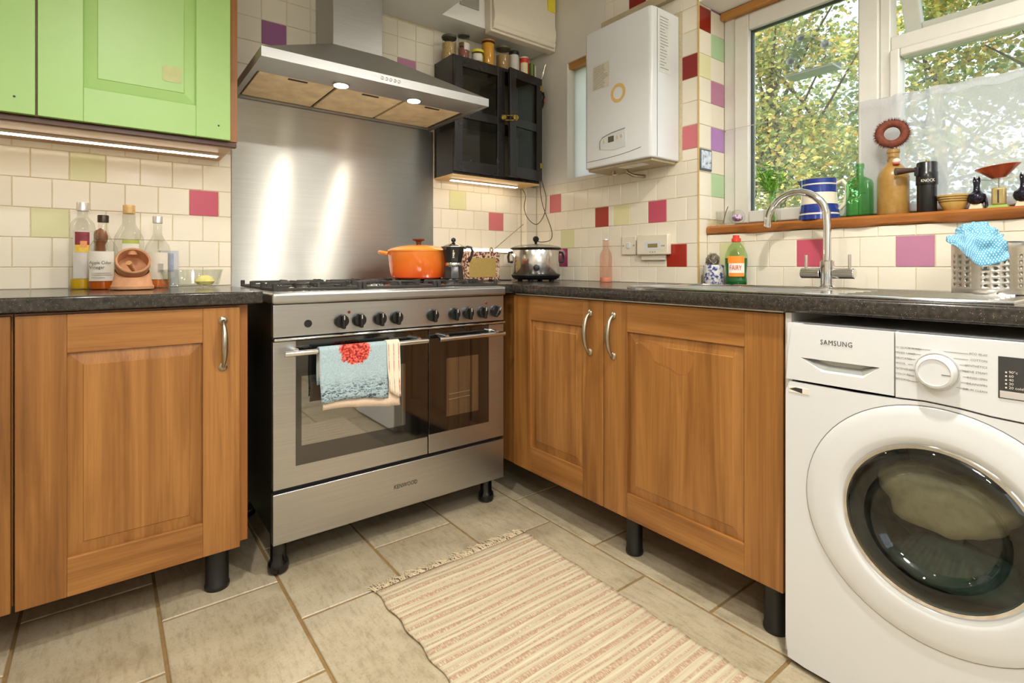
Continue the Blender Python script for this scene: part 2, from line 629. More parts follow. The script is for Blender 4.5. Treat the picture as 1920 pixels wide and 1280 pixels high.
for i in range(7):
    z0 = 1.614 + 0.1 * i
    z1 = min(z0 + 0.1, SOF)
    if z1 - z0 < 0.02: continue
    for a, b in rowcuts(-1.64, -1.06, -1.458):
        m = T_PURP if near(z0, 1.914) and near(a, -1.458) else CREAM
        tile(wall_back, 'wall_tile', (a, 0, z0), UX, UZ, b - a, z1 - z0, m)
    for a, b in rowcuts(-1.06, -0.646, -0.846):
        m = T_MAUVE if near(z0, 1.914) and near(a, -0.846) else CREAM
        tile(wall_back, 'wall_tile', (a, 0, z0 - 0.008), UX, UZ, b - a, z1 - z0, m)
for a, b in rowcuts(-0.646, -0.02, -0.646, 0.1):
    tile(wall_back, 'wall_tile', (a, 0, 2.02), UX, UZ, b - a, SOF - 2.02, CREAM)
    tile(wall_back, 'wall_tile', (a, 0, 1.93), UX, UZ, b - a, 0.09, CREAM)

# right wall: tiles below, plaster above, a niche beside the boiler
NY0, NY1, NZ0, NZ1 = -0.303, -0.60, 1.456, 2.05
mb = MB()
mb.box(0.0025, 0.3, -1.0965, 0.0, 0, 1.437)
mb.box(0.0025, 0.3, -1.0965, -0.62, 1.437, ZC)
wall_right = struct(obj('wall_right', mb, GROUT, smooth=False))
mb = MB()
mb.box(0.0, 0.11, NY0, 0.0, 1.437, ZC)
mb.box(0.0, 0.11, -0.62, NY0, 1.437, NZ0)
mb.box(0.0, 0.11, -0.575, NY0, NZ1 + 0.03, ZC)
mb.box(0.0, 0.11, -0.62, NY1, NZ0, NZ1 + 0.03)
mb.box(0.0025, 0.11, -0.62, -0.575, NZ1 + 0.03, ZC)
obj('plaster', mb, PLASTER, wall_right, smooth=False)
obj('niche_lintel', MB().box(0.012, 0.105, NY1, NY0, NZ1, NZ1 + 0.03), PINE_Y, wall_right, smooth=False)
m, nt, b = newmat('translucent_blind')
v = texco(nt)
bc_ = ramp(nt, noise(nt, v, 6), [(0.3, col(240, 242, 243)), (0.7, col(246, 247, 248))])
tl = nt.nodes.new('ShaderNodeBsdfTranslucent')
nt.links.new(bc_, tl.inputs['Color']); nt.links.new(bc_, b.inputs['Base Color'])
mx = nt.nodes.new('ShaderNodeMixShader'); mx.inputs[0].default_value = 0.8
nt.links.new(b.outputs[0], mx.inputs[1]); nt.links.new(tl.outputs[0], mx.inputs[2])
nt.links.new(mx.outputs[0], nt.nodes['Material Output'].inputs['Surface'])
BLIND = m
nb = obj('niche_blind', MB().box(0.055, 0.07, NY1, NY0, NZ0, NZ1), BLIND, wall_right, smooth=False)
JW2 = {0: [-0.16, -0.253, -0.354, -0.455, -0.554, -0.597, -0.678, -0.782, -0.885, -0.989],
       1: [-0.105, -0.205, -0.305, -0.406, -0.507, -0.597, -0.63, -0.733, -0.838, -0.938, -1.041]}
for z0, z1, odd in ROWS:
    js = [-0.048] + JW2[odd] + [-1.099]
    for i in range(len(js) - 1):
        y0, y1 = js[i], js[i + 1]
        m = CREAM
        if near(z0, 1.283) and near(y0, -0.16): m = T_PINK
        if near(z0, 1.183) and near(y0, -0.507): m = T_ORED
        if near(z0, 1.183) and near(y0, -0.63): m = T_YEL
        if near(z0, 1.183) and near(y0, -0.838): m = T_ROSE
        if near(z0, 1.083) and near(y0, -0.253): m = T_GRN
        if near(z0, 0.983) and near(y0, -0.205): m = T_MAG
        if near(z0, 0.983) and near(y0, -0.938): m = T_ORED
        tile(wall_right, 'wall_tile', (0, y0, z0), UY_, UZ, y0 - y1, z1 - z0, m)
for i in range(13):
    z0 = 1.437 if i == 0 else 1.386 + 0.1 * i
    z1 = 1.386 + 0.1 * (i + 1)
    z1 = min(z1, ZC)
    cuts = [-1.018, -1.099] if z0 < 2.06 else [-0.574, -0.626, -0.726, -0.826, -0.926, -1.018, -1.099]
    for j in range(len(cuts) - 1):
        y0, y1 = cuts[j], cuts[j + 1]
        m = CREAM
        if near(z0, 1.786) and near(y0, -1.018): m = T_RED
        if near(z0, 1.486) and near(y0, -1.018): m = T_PINK
        if near(z0, 2.186) and near(y0, -0.726): m = T_RED
        tile(wall_right, 'wall_tile', (0, y0, z0), UY_, UZ, y0 - y1, z1 - z0, m)
# window reveal (end of the right wall)
for i in range(-5, 8):
    z0 = 1.386 + 0.1 * i
    z1 = min(z0 + 0.1, 2.094)
    if z1 - z0 < 0.004: continue
    z0 = max(z0, 0.91)
    for (x0, x1, c) in ((0.0, 0.093, 0), (0.093, 0.196, 1)):
        if z0 < 1.12: x1 = min(x1, 0.063)
        if x1 - x0 < 0.01: continue
        m = CREAM
        if c == 0 and near(z0, 1.986): m = T_RED
        if c == 0 and near(z0, 1.786): m = T_YEL
        if c == 1 and near(z0, 2.086): m = T_PURP
        if c == 1 and near(z0, 1.886): m = T_GRN2
        if c == 1 and near(z0, 1.686): m = T_MAUVE
        if c == 1 and near(z0, 1.486): m = plain('lilac_tile', col(176, 130, 190), 0.16, var=0.03)
        if c == 1 and near(z0, 1.286): m = T_GRN2
        tile(wall_right, 'wall_tile', (x0, -1.099, z0), UX, UZ, x1 - x0, z1 - z0, m)
obj('edge_trim', MB().box(-0.002, 0.004, -1.1005, -1.0945, 0.91, ZC), plain('corner_trim', col(206, 172, 110), 0.5), wall_right, smooth=False)

# boxed pipe in the corner
wall_corner = struct(obj('wall_corner', MB().box(-0.0735, 0.0, -0.0455, 0.0, 0.9, 1.437), GROUT, smooth=False))
for z0, z1, odd in ROWS:
    tile(wall_corner, 'wall_tile', (-0.076, 0, z0), UY_, UZ, 0.048, z1 - z0, CREAM)
    tile(wall_corner, 'wall_tile', (-0.076, -0.048, z0), UX, UZ, 0.076, z1 - z0, CREAM)

# wall under the window
WY1 = -2.92
wall_window = struct(obj('wall_window', MB().box(0.0655, 0.3, YF, -1.0965, 0, 1.12), GROUT, smooth=False))
for (z0, z1, odd) in ((0.91, 0.984, 0), (0.984, 1.085, 1), (1.085, 1.12, 0)):
    for a, b in rowcuts(-2.95, -1.099, -1.156 if odd else -1.21, 0.1033):
        m = CREAM
        if odd and near(b, -1.156): m = T_GRN
        if odd and near(b, -1.466): m = T_ROSE
        if odd and near(b, -1.776): m = T_MAUVE
        tile(wall_window, 'wall_tile', (0.063, b, z0), UY_, UZ, b - a, z1 - z0, m)
mb = MB()
mb.box(0.0, 0.3, YF, -1.099, 2.094, ZC)
mb.box(0.0, 0.3, YF, WY1, 1.12, 2.094)
wall_head = struct(obj('wall_over_window', mb, CEIL, smooth=False))

# other walls of the room
struct(obj('wall_left', MB().box(XL - 0.1, XL, YF - 0.1, 0.2, 0, ZC), PLASTER, smooth=False))
mb = MB()
mb.box(XL, -2.75, YF - 0.12, YF, 0, ZC)
mb.box(-1.05, 0.3, YF - 0.12, YF, 0, ZC)
mb.box(-2.75, -1.05, YF - 0.12, YF, 2.1, ZC)
mb.box(-2.75, -1.05, YF - 0.12, YF, 0, 1.0)
struct(obj('wall_front', mb, PLASTER, smooth=False))
fill_window = struct(obj('fill_window', MB().box(-2.75, -2.69, YF - 0.08, YF - 0.02, 1.0, 2.1).box(-1.11, -1.05, YF - 0.08, YF - 0.02, 1.0, 2.1).box(-1.93, -1.87, YF - 0.08, YF - 0.02, 1.06, 2.04)
                   .box(-2.69, -1.11, YF - 0.08, YF - 0.02, 2.04, 2.1).box(-2.69, -1.11, YF - 0.08, YF - 0.02, 1.0, 1.06), UPVC, bevel=0.004))  # unseen window added behind the camera to let sky light in
obj('pane', MB().box(-2.69, -1.93, YF - 0.056, YF - 0.05, 1.06, 2.04), PANE, fill_window, smooth=False)
obj('pane', MB().box(-1.87, -1.11, YF - 0.056, YF - 0.05, 1.06, 2.04), PANE, fill_window, smooth=False)
# ceilings: low ceiling with a taller bay over the sink run
mb = MB()
mb.box(XL, -0.692, YF, 0.0, SOF, ZC + 0.1)
mb.box(-0.692, 0.0, -0.165, 0.0, SOF, ZC + 0.1)
mb.box(-0.692, 0.3, YF, -0.165, ZC, ZC + 0.1)
struct(obj('ceiling', mb, CEIL, smooth=False))

# ------------------------------------------------------------------ window
WX0, WX1 = 0.19, 0.25
def frame_rect(mbx, y0, y1, z0, z1, t, x0=WX0, x1=WX1, tb=None, tt=None):
    tb = t if tb is None else tb
    tt = t if tt is None else tt
    mbx.box(x0, x1, y1, y1 - t, z0, z1)
    mbx.box(x0, x1, y0 + t, y0, z0, z1)
    mbx.box(x0, x1, y0 + t, y1 - t, z0, z0 + tb)
    mbx.box(x0, x1, y0 + t, y1 - t, z1 - tt, z1)
mb = MB()
frame_rect(mb, WY1, -1.098, 1.13, 2.094, 0.054, x0=0.196, x1=0.262, tb=0.04, tt=0.04)
mb.box(0.196, 0.262, -1.722, -1.69, 1.17, 2.054)      # mullion
mb.box(0.196, 0.262, WY1 + 0.05, -1.722, 1.735, 1.785)  # transom
window_1 = struct(obj('window_1', mb, UPVC, bevel=0.004))
mb = MB()
frame_rect(mb, -1.69, -1.152, 1.17, 2.054, 0.064, x0=0.184, x1=0.245, tb=0.05, tt=0.066)
obj('casement', mb, UPVC, window_1, bevel=0.005)
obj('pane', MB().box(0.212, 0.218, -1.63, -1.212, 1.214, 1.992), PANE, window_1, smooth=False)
obj('gasket', MB().box(0.205, 0.225, -1.222, -1.212, 1.214, 1.992).box(0.205, 0.225, -1.63, -1.62, 1.214, 1.992).box(0.205, 0.225, -1.63, -1.212, 1.984, 1.994), plain('dark_gasket', col(60, 66, 64), 0.6), window_1, smooth=False)
mb = MB()
frame_rect(mb, WY1 + 0.05, -1.722, 1.17, 1.735, 0.03, x0=0.184, x1=0.245)
obj('casement', mb, UPVC, window_1, bevel=0.005)
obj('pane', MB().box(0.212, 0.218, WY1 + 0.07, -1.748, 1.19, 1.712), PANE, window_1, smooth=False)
# top-hung vent standing open
a = R(27)
def TV(x, y, z):
    d = z - 2.05
    return (0.23 + (x - 0.23) * math.cos(a) - d * math.sin(a) * 1.0, y, 2.05 + d * math.cos(a) + (x - 0.23) * math.sin(a) * 0)
mb = MB(TV)
frame_rect(mb, -2.60, -1.726, 1.78, 2.05, 0.05, x0=0.225, x1=0.275)
vent = obj('vent_sash', mb, UPVC, window_1, bevel=0.004)
obj('textured_pane', MB(TV).box(0.245, 0.251, -2.56, -1.77, 1.82, 2.01), thin_glass('textured_glass', (0.82, 0.86, 0.84, 1), 1.0, 0.15, 0.8), window_1, smooth=False)
trim_1 = struct(obj('trim_1', MB().box(0.158, 0.198, WY1, -1.101, 2.06, 2.092), PINE_Y, bevel=0.006))
# wooden sill
mb = MB()
def sillf(u, v):
    y = -1.103 + (WY1 + 1.103) * u
    w = 0.004 * math.sin(u * 37) + 0.003 * math.sin(u * 91 + 1)
    pr = [(0.205, 1.121), (0.056 + w, 1.121 + w * 0.4), (0.05 + w, 1.128), (0.049 + w, 1.148), (0.056 + w, 1.156), (0.205, 1.156)]
    return (pr[v][0], y, pr[v][1])
N = 60
vs = [sillf(i / N, j) for i in range(N + 1) for j in range(6)]
fs = [(i * 6 + j, (i + 1) * 6 + j, (i + 1) * 6 + (j + 1) % 6, i * 6 + (j + 1) % 6) for i in range(N) for j in range(6)]
fs += [list(range(6)), [N * 6 + j for j in range(6)][::-1]]
mb.add(vs, fs)
sill = obj('window_sill', mb, SILLWOOD)
tag(sill, 'thick waxed wooden sill board under the big window', 'window sill')

# ------------------------------------------------------------------ garden and trees
GRASS = plain('grass', col(86, 110, 50), 0.9, var=0.3, scale=3)
struct(obj('ground', MB().box(-20, 40, -30, 30, -0.3, -0.12), GRASS, smooth=False))

def leaf_mat(name, stops):
    m, nt, b = newmat(name)
    g = nt.nodes.new('ShaderNodeNewGeometry')
    c = ramp(nt, g.outputs['Random Per Island'], stops)
    out = nt.nodes['Material Output']
    tl = nt.nodes.new('ShaderNodeBsdfTranslucent')
    nt.links.new(c, tl.inputs['Color'])
    nt.links.new(c, b.inputs['Base Color'])
    b.inputs['Roughness'].default_value = 0.5
    mx = nt.nodes.new('ShaderNodeMixShader')
    mx.inputs[0].default_value = 0.45
    nt.links.new(b.outputs[0], mx.inputs[1])
    nt.links.new(tl.outputs[0], mx.inputs[2])
    nt.links.new(mx.outputs[0], out.inputs['Surface'])
    return m
LEAF1 = leaf_mat('golden_leaves', [(0, col(120, 142, 84)), (0.4, col(164, 176, 100)), (0.75, col(220, 208, 118)), (1, col(232, 188, 112))])
LEAF2 = leaf_mat('green_leaves', [(0, col(112, 132, 100)), (0.5, col(146, 160, 116)), (1, col(184, 190, 134))])
BARK = plain('bark', col(92, 76, 60), 0.9, var=0.3, scale=20, bumpy=0.3)
def tree(name, label, base, top, crown_c, crown_r, n, lm, size, seed, clump=0.28):
    rnd = random.Random(seed)
    t = thing(name, base, label, 'tree')
    cc = Vector(crown_c)
    mb = MB()
    b = Vector(base)
    mid = b.lerp(Vector(top), 0.55) + Vector((0.1, -0.1, 0))
    mb.tube([b, mid, Vector(top)], 0.1, 10, rs=[0.16, 0.11, 0.05])
    clumps = []
    for i in range(70):
        while True:
            p = Vector((rnd.uniform(-1, 1), rnd.uniform(-1, 1), rnd.uniform(-1, 1)))
            if 0.15 < p.length < 1: break
        c = cc + Vector((p.x * crown_r[0], p.y * crown_r[1], p.z * crown_r[2]))
        clumps.append(c)
        if i % 3 == 0:
            s = b.lerp(Vector(top), rnd.uniform(0.4, 0.95))
            mb.tube([s, s.lerp(c, 0.5) + Vector((0, 0, 0.12)), c], 0.02, 6, rs=[0.035, 0.02, 0.008])
    obj('trunk', mb, BARK, t)
    lf = MB()
    for i in range(n):
        c = rnd.choice(clumps)
        d = Vector((rnd.gauss(0, 1), rnd.gauss(0, 1), rnd.gauss(0, 0.55))) * clump
        p = c + d
        s = size * rnd.uniform(0.6, 1.25)
        q = Vector((rnd.gauss(0, 1), rnd.gauss(0, 1), rnd.gauss(0, 0.5))).normalized()
        w = Vector((rnd.gauss(0, 1), rnd.gauss(0, 1), rnd.gauss(0, 1)))
        w = (w - q * w.dot(q)).normalized()
        nn = q.cross(w)
        A = p - q * s * 0.5; B = p + q * s * 0.5
        L = p + w * s * 0.34 + nn * s * 0.1; Rr = p - w * s * 0.34 + nn * s * 0.1
        lf.add([A, L, B, Rr], [(0, 1, 2), (0, 2, 3)])
    lo = obj('foliage', lf, lm, t, smooth=False, fix=False)
    lo['kind'] = 'stuff'
    return t
tree('garden_tree', 'golden leaved tree filling the left window pane', (5.4, 1.3, -0.12), (5.2, 1.2, 4.0), (5.0, 1.15, 3.2), (1.2, 1.35, 2.1), 19000, LEAF1, 0.075, 3, 0.24)
tree('garden_tree', 'golden green tree seen through the right window panes', (6.2, -2.0, -0.12), (6.1, -1.8, 4.2), (5.9, -1.5, 3.6), (1.2, 1.35, 2.0), 17000, LEAF1, 0.08, 5, 0.24)
tree('garden_tree', 'darker green tree standing farthest behind the golden trees', (10.5, 0.8, -0.12), (10.5, 0.6, 5.0), (10.5, 0.4, 3.6), (1.4, 4.4, 3.2), 15000, LEAF2, 0.13, 11, 0.45)

# ================================================================== FITTED UNITS
def panel_door(parent, T, w, h, st, rt, rb, mv, mh, d=0.02, rec=0.008, slope=0.032, stl=None):
    stl = st if stl is None else stl
    mb = MB(T)
    a0, a1, c0, c1 = stl, w - st, rb, h - rt
    i0, i1, k0, k1 = a0 + slope, a1 - slope, c0 + slope, c1 - slope
    f = d - 0.0015
    r = d - rec
    mb.add([(a0, r, c0), (a1, r, c0), (a1, r, c1), (a0, r, c1), (i0, f - 0.002, k0), (i1, f - 0.002, k0), (i1, f - 0.002, k1), (i0, f - 0.002, k1),
            (i0 + 0.002, f, k0 + 0.002), (i1 - 0.002, f, k0 + 0.002), (i1 - 0.002, f, k1 - 0.002), (i0 + 0.002, f, k1 - 0.002),
            (a0, 0, c0), (a1, 0, c0), (a1, 0, c1), (a0, 0, c1)],
           [(0, 1, 5, 4), (1, 2, 6, 5), (2, 3, 7, 6), (3, 0, 4, 7), (4, 5, 9, 8), (5, 6, 10, 9), (6, 7, 11, 10), (7, 4, 8, 11), (8, 9, 10, 11), (15, 14, 13, 12), (0, 12, 13, 1), (1, 13, 14, 2), (2, 14, 15, 3), (3, 15, 12, 0)])
    door = obj('door', mb, mv, parent, smooth=False)
    obj('stile', MB(T).box(0, stl, 0, d, 0, h), mv, door, bevel=0.0015, smooth=False)
    obj('stile', MB(T).box(w - st, w, 0, d, 0, h), mv, door, bevel=0.0015, smooth=False)
    obj('rail', MB(T).box(stl, w - st, 0, d, 0, rb), mh, door, bevel=0.0015, smooth=False)
    obj('rail', MB(T).box(stl, w - st, 0, d, h - rt, h), mh, door, bevel=0.0015, smooth=False)
    return door

def bow_handle(parent, T, a, z0, z1, d):
    mb = MB(T)
    n = 14
    pts, rs = [], []
    for i in range(n + 1):
        t = i / n
        b = d + 0.004 + 0.027 * math.sin(math.pi * t) ** 0.6
        pts.append((a, b, z0 + (z1 - z0) * t))
        rs.append(0.0052 + 0.0042 * math.sin(math.pi * t))
    mb.tube(pts, 0.006, 10, rs=rs)
    for z in (z0, z1):
        P = []
        for k, (rr, bb) in enumerate(((0.0125, d), (0.0125, d + 0.003), (0.009, d + 0.006), (0.005, d + 0.008))):
            P.append((rr, bb))
        vs, fs = [], []
        sg = 16
        for i in range(sg):
            th = 2 * math.pi * i / sg
            for rr, bb in P:
                vs.append((a + rr * math.cos(th), bb, z + rr * math.sin(th)))
        for i in range(sg):
            j = (i + 1) % sg
            for k in range(3):
                fs.append((i * 4 + k, j * 4 + k, j * 4 + k + 1, i * 4 + k + 1))
        fs.append([i * 4 + 3 for i in range(sg)])
        mb.add(vs, fs)
    return obj('handle', mb, PEWTER, parent)

def cab_leg(parent, x, y, h, r=0.026):
    mb = MB().lathe([(r * 1.02, 0), (r * 1.06, 0.005), (r * 1.05, 0.013), (r * 0.98, 0.016), (r * 0.98, h - 0.02), (r * 1.15, h - 0.018), (r * 1.15, h)], (x, y, 0), 24)
    return obj('leg', mb, BLACK, parent)

LEGH = 0.143
# left base units
c = thing('base_cabinet', (-1.9, -0.3, 0), 'wooden base cabinet with one panelled door left of the range cooker', 'cabinet')
obj('carcass', MB().box(-2.15, -1.622, -0.578, -0.02, LEGH, 0.868), OAK_ED, c, smooth=False)
TL = lambda a, b, cc: (-2.147 + a, -0.58 - b, 0.135 + cc)
d = panel_door(c, TL, 0.5, 0.728, 0.098, 0.1, 0.1, OAK_V, OAK_H)
bow_handle(d, TL, 0.454, 0.552, 0.69, 0.02)
cab_leg(c, -1.698, -0.53, LEGH, 0.033)
cab_leg(c, -2.1, -0.06, LEGH)
cab_leg(c, -1.68, -0.06, LEGH)
c = thing('base_cabinet', (-2.4, -0.3, 0), 'wooden base cabinet at the very left edge of the picture', 'cabinet')
obj('carcass', MB().box(-2.66, -2.152, -0.578, -0.02, LEGH, 0.868), OAK_ED, c, smooth=False)
TL2 = lambda a, b, cc: (-2.655 + a, -0.58 - b, 0.135 + cc)
d = panel_door(c, TL2, 0.5, 0.728, 0.098, 0.1, 0.1, OAK_V, OAK_H)
bow_handle(d, TL2, 0.04, 0.552, 0.69, 0.02)
cab_leg(c, -2.2, -0.06, LEGH)
cab_leg(c, -2.6, -0.3, LEGH)
wt = obj('worktop', MB().box(-2.7, -1.584, -0.6145, 0.0, 0.872, 0.91), WORKTOP, bevel=0.005)
tag(wt, 'dark speckled worktop left of the range cooker', 'worktop')

# right run
def TR(y0):
    return lambda a, b, cc: (-0.563 - b, y0 - a, 0.14 + cc)
c = thing('base_cabinet', (-0.3, -0.84, 0), 'narrower wooden base cabinet beside the range cooker', 'cabinet')
obj('carcass', MB().box(-0.56, -0.02, -1.098, -0.586, LEGH, 0.86), OAK_ED, c, smooth=False)
obj('filler_panel', MB().box(-0.58, -0.562, -0.582, -0.50, 0.14, 0.866), OAK_V, c, smooth=False, bevel=0.0015)
t = TR(-0.585)
d = panel_door(c, t, 0.513, 0.724, 0.1, 0.098, 0.103, OAK_V, OAK_H, stl=0.114)
bow_handle(d, t, 0.45, 0.537, 0.677, 0.02)
cab_leg(c, -0.12, -0.66, LEGH)
c = thing('base_cabinet', (-0.3, -1.41, 0), 'wider wooden base cabinet under the sink with peeling veneer on its door', 'cabinet')
obj('carcass', MB().box(-0.56, -0.02, -1.72, -1.101, LEGH, 0.66).box(-0.56, -0.02, -1.72, -1.703, 0.66, 0.86).box(-0.56, -0.02, -1.118, -1.101, 0.66, 0.86).box(-0.56, -0.54, -1.703, -1.118, 0.66, 0.86), OAK_ED, c, smooth=False)
t = TR(-1.101)
d = panel_door(c, t, 0.62, 0.724, 0.105, 0.098, 0.085, OAK_V, OAK_H)
bow_handle(d, t, 0.045, 0.537, 0.677, 0.02)
patch = [(0.15, 0.60), (0.22, 0.597), (0.27, 0.592), (0.33, 0.588), (0.36, 0.575), (0.352, 0.545), (0.335, 0.52), (0.30, 0.515), (0.275, 0.53), (0.24, 0.535), (0.21, 0.548), (0.2, 0.572)]
mb = MB(lambda a, b, cc: t(a, cc, b)).prism(patch, 0.0184, 0.0191)
obj('peeled_veneer', mb, wood('bare_board', [(0.2, col(148, 96, 46)), (0.8, col(176, 120, 62))], 'z'), d, smooth=False)
cab_leg(c, -0.525, -1.19, LEGH, 0.028)
cab_leg(c, -0.525, -1.675, LEGH, 0.031)
ep = obj('end_panel', MB().box(-0.58, -0.03, -1.7405, -1.7255, 0.0, 0.868), UPVC, smooth=False)
tag(ep, 'narrow white end panel between the sink cabinet and washing machine', 'panel')
poly = [(-0.652, 0.0), (-0.652, -0.555), (-0.615, -0.57), (-0.6, -0.6), (-0.6, -2.9), (0.062, -2.9), (0.062, -1.1), (0.0, -1.1), (0.0, -0.049), (-0.077, -0.049), (-0.077, 0.0)]
HX = (-0.492, -0.138, -1.697, -1.213)
mb = MB()
mb.prism([(-0.652, 0.0), (-0.652, -0.555), (-0.615, -0.57), (-0.6, -0.6), (-0.6, -1.213), (0.062, -1.213), (0.062, -1.1), (0.0, -1.1), (0.0, -0.049), (-0.077, -0.049), (-0.077, 0.0)], 0.872, 0.91)
mb.box(-0.6, -0.492, -1.697, -1.213, 0.872, 0.91).box(-0.138, 0.062, -1.697, -1.213, 0.872, 0.91).box(-0.6, 0.062, -2.9, -1.697, 0.872, 0.91)
wt = obj('worktop', mb, WORKTOP, smooth=False)
tag(wt, 'long dark speckled worktop under the window and boiler', 'worktop')
obj('front_nosing', MB().prism([(-0.6, 0.872), (-0.604, 0.876), (-0.606, 0.884), (-0.606, 0.9), (-0.603, 0.907), (-0.596, 0.9102), (-0.59, 0.9102), (-0.59, 0.872)], -2.9, -0.6, 'xz'), WORKTOP, wt)
obj('white_underlay', MB().box(-0.585, -0.56, -1.722, -0.6, 0.867, 0.872), UPVC, wt, smooth=False)

# ------------------------------------------------------------------ sink, tap
sk = thing('sink', (-0.3, -1.6, 0.91), 'stainless steel inset sink with drainer under the window', 'sink')
SX0, SX1, SY0, SY1 = -0.535, -0.08, -2.15, -1.17
mb = MB()
mb.box(SX0, SX1, SY0, -1.695, 0.9105, 0.9135)
mb.box(SX0, SX1, -1.215, SY1, 0.9105, 0.9135)
mb.box(SX0, -0.49, -1.695, -1.215, 0.9105, 0.9135)
mb.box(-0.14, SX1, -1.695, -1.215, 0.9105, 0.9135)
obj('rim', mb, STEEL_P, sk, bevel=0.001)
obj('raised_edge', MB().tube([(SX0, SY0, 0.9135), (SX1, SY0, 0.9135), (SX1, SY1, 0.9135), (SX0, SY1, 0.9135)], 0.004, 8, closed=True), STEEL_P, sk)
mb = MB()
mb.box(-0.49, -0.487, -1.695, -1.215, 0.76, 0.911).box(-0.143, -0.14, -1.695, -1.215, 0.76, 0.911).box(-0.487, -0.143, -1.695, -1.692, 0.76, 0.911).box(-0.487, -0.143, -1.218, -1.215, 0.76, 0.911).box(-0.487, -0.143, -1.692, -1.218, 0.76, 0.763)
obj('bowl', mb, steel('satin_sink', (0.7, 0.7, 0.69, 1), 0.45), sk, smooth=False)
for i in range(7):
    x = -0.47 + i * 0.055
    obj('drainer_ridge', MB().tube([(x, -1.81, 0.9138), (x, -2.1, 0.9138)], 0.0035, 6), STEEL_P, sk)

tp = thing('mixer_tap', (-0.06, -1.62, 0.911), 'chrome swan neck mixer tap with two levers behind the sink', 'tap')
tx, ty = -0.06, -1.62
obj('base', MB().lathe([(0.027, 0.001), (0.027, 0.006), (0.021, 0.012), (0.0205, 0.045), (0.022, 0.06), (0.022, 0.092), (0.017, 0.096)], (tx, ty, 0.911), 24), CHROME, tp)
pts = [(tx, ty, 1.0), (tx, ty, 1.06), (tx, ty, 1.12)]
for i in range(1, 15):
    a = math.pi * i / 14 * 1.02
    pts.append((tx, ty + 0.1 - 0.1 * math.cos(a), 1.145 + 0.1 * math.sin(a)))
pts.append((tx - 0.0, ty + 0.203, 1.13))
obj('spout', MB().tube(pts, 0.0125, 14), CHROME, tp)
for s in (1, -1):
    h = obj('lever_body', MB().cyl((tx, ty + (0.02 if s > 0 else -0.082), 0.963), 0.0175, 0.062, 'y', 20), CHROME, tp, bevel=0.002)
    obj('lever', MB().cyl((tx, ty + s * 0.067, 0.975), 0.0048, 0.05, 'z', 12), CHROME, h)

# ------------------------------------------------------------------ green wall cabinet
gc = thing('wall_cabinet', (-2.1, -0.18, 1.39), 'wall cabinet with pale green panelled doors above the bottles', 'cabinet')
obj('carcass', MB().box(-2.72, -1.612, -0.362, 0.0, 1.412, 2.18), OAK_ED, gc, smooth=False)
obj('underside', MB().box(-2.72, -1.614, -0.335, 0.0, 1.404, 1.412), UNDERWOOD, gc, smooth=False)
obj('pelmet', MB().box(-2.72, -1.614, -0.36, -0.338, 1.392, 1.412), DARKWOOD, gc, bevel=0.003)
for (x0, w, hole) in ((-2.122, 0.485, -1.672), (-2.612, 0.485, -2.17)):
    TG = lambda a, b, cc, x0=x0: (x0 + a, -0.364 - b, 1.411 + cc)
    d = panel_door(gc, TG, w, 0.755, 0.1, 0.1, 0.1, GREEN, GREEN, rec=0.01)
    obj('screw_hole', MB().cyl((hole, -0.3848, 1.455), 0.003, 0.001, 'y', 10), INK, d)
    if x0 > -2.3:
        mb = MB().prism([(-1.829 + 0.052 * (0.5 + 0.5 * max(-1, min(1, 1.3 * math.cos(q)))), 1.572 + 0.05 * (0.5 + 0.5 * max(-1, min(1, 1.3 * math.sin(q))))) for q in [k * math.pi / 10 for k in range(20)]], -0.3832, -0.3836, 'xz')
        obj('mark', mb, plain('faded_mark', col(186, 190, 128), 0.5), d, smooth=False)
sl = thing('strip_light', (-2.1, -0.13, 1.395), 'long glowing strip light under the green wall cabinet', 'light')
obj('housing', MB().box(-2.7, -1.634, -0.155, -0.125, 1.396, 1.404), WHITE2, sl, smooth=False)
obj('diffuser', MB().box(-2.695, -1.64, -0.151, -0.129, 1.3925, 1.3962), LED, sl, bevel=0.002)

# ------------------------------------------------------------------ splashback and hood
sp = obj('splashback', MB().box(-1.569, -0.652, -0.0045, -0.0005, 0.9, 1.668), STEEL_S, smooth=False)
tag(sp, 'large brushed steel splashback sheet behind the range cooker', 'splashback')
hd = thing('cooker_hood', (-1.12, -0.26, 1.668), 'stainless steel chimney cooker hood with two lit lamps', 'cooker hood')
HX0, HX1, HY = -1.571, -0.672, -0.525
CX0, CX1, CY = -1.236, -1.022, -0.225
obj('canopy', MB().add([(HX0, HY, 1.701), (HX1, HY, 1.701), (HX1, 0, 1.701), (HX0, 0, 1.701), (CX0 - 0.004, CY - 0.004, 1.892), (CX1 + 0.004, CY - 0.004, 1.892), (CX1 + 0.004, 0, 1.892), (CX0 - 0.004, 0, 1.892)],
    [(0, 1, 5, 4), (1, 2, 6, 5), (3, 0, 4, 7), (4, 5, 6, 7), (2, 3, 7, 6)]), STEEL_H, hd, smooth=False)
obj('chimney', MB().box(CX0, CX1, CY, 0.0, 1.885, SOF), STEEL_H, hd, bevel=0.002, smooth=False)
mb = MB()
mb.box(HX0, HX1, HY, HY + 0.02, 1.669, 1.702).box(HX0, HX0 + 0.02, HY + 0.02, -0.022, 1.669, 1.702).box(HX1 - 0.02, HX1, HY + 0.02, -0.022, 1.669, 1.702).box(HX0, HX1, -0.022, 0, 1.669, 1.702)
obj('rim', mb, STEEL_H, hd, smooth=False)
obj('light_panel', MB().box(HX0 + 0.02, HX1 - 0.02, HY + 0.02, -0.352, 1.676, 1.69), STEEL_H, hd, smooth=False)
obj('inner_tray', MB().box(HX0 + 0.02, HX1 - 0.02, -0.352, -0.02, 1.688, 1.694), BLACK, hd, smooth=False)
fx = [-1.545, -1.262, -0.98, -0.698]
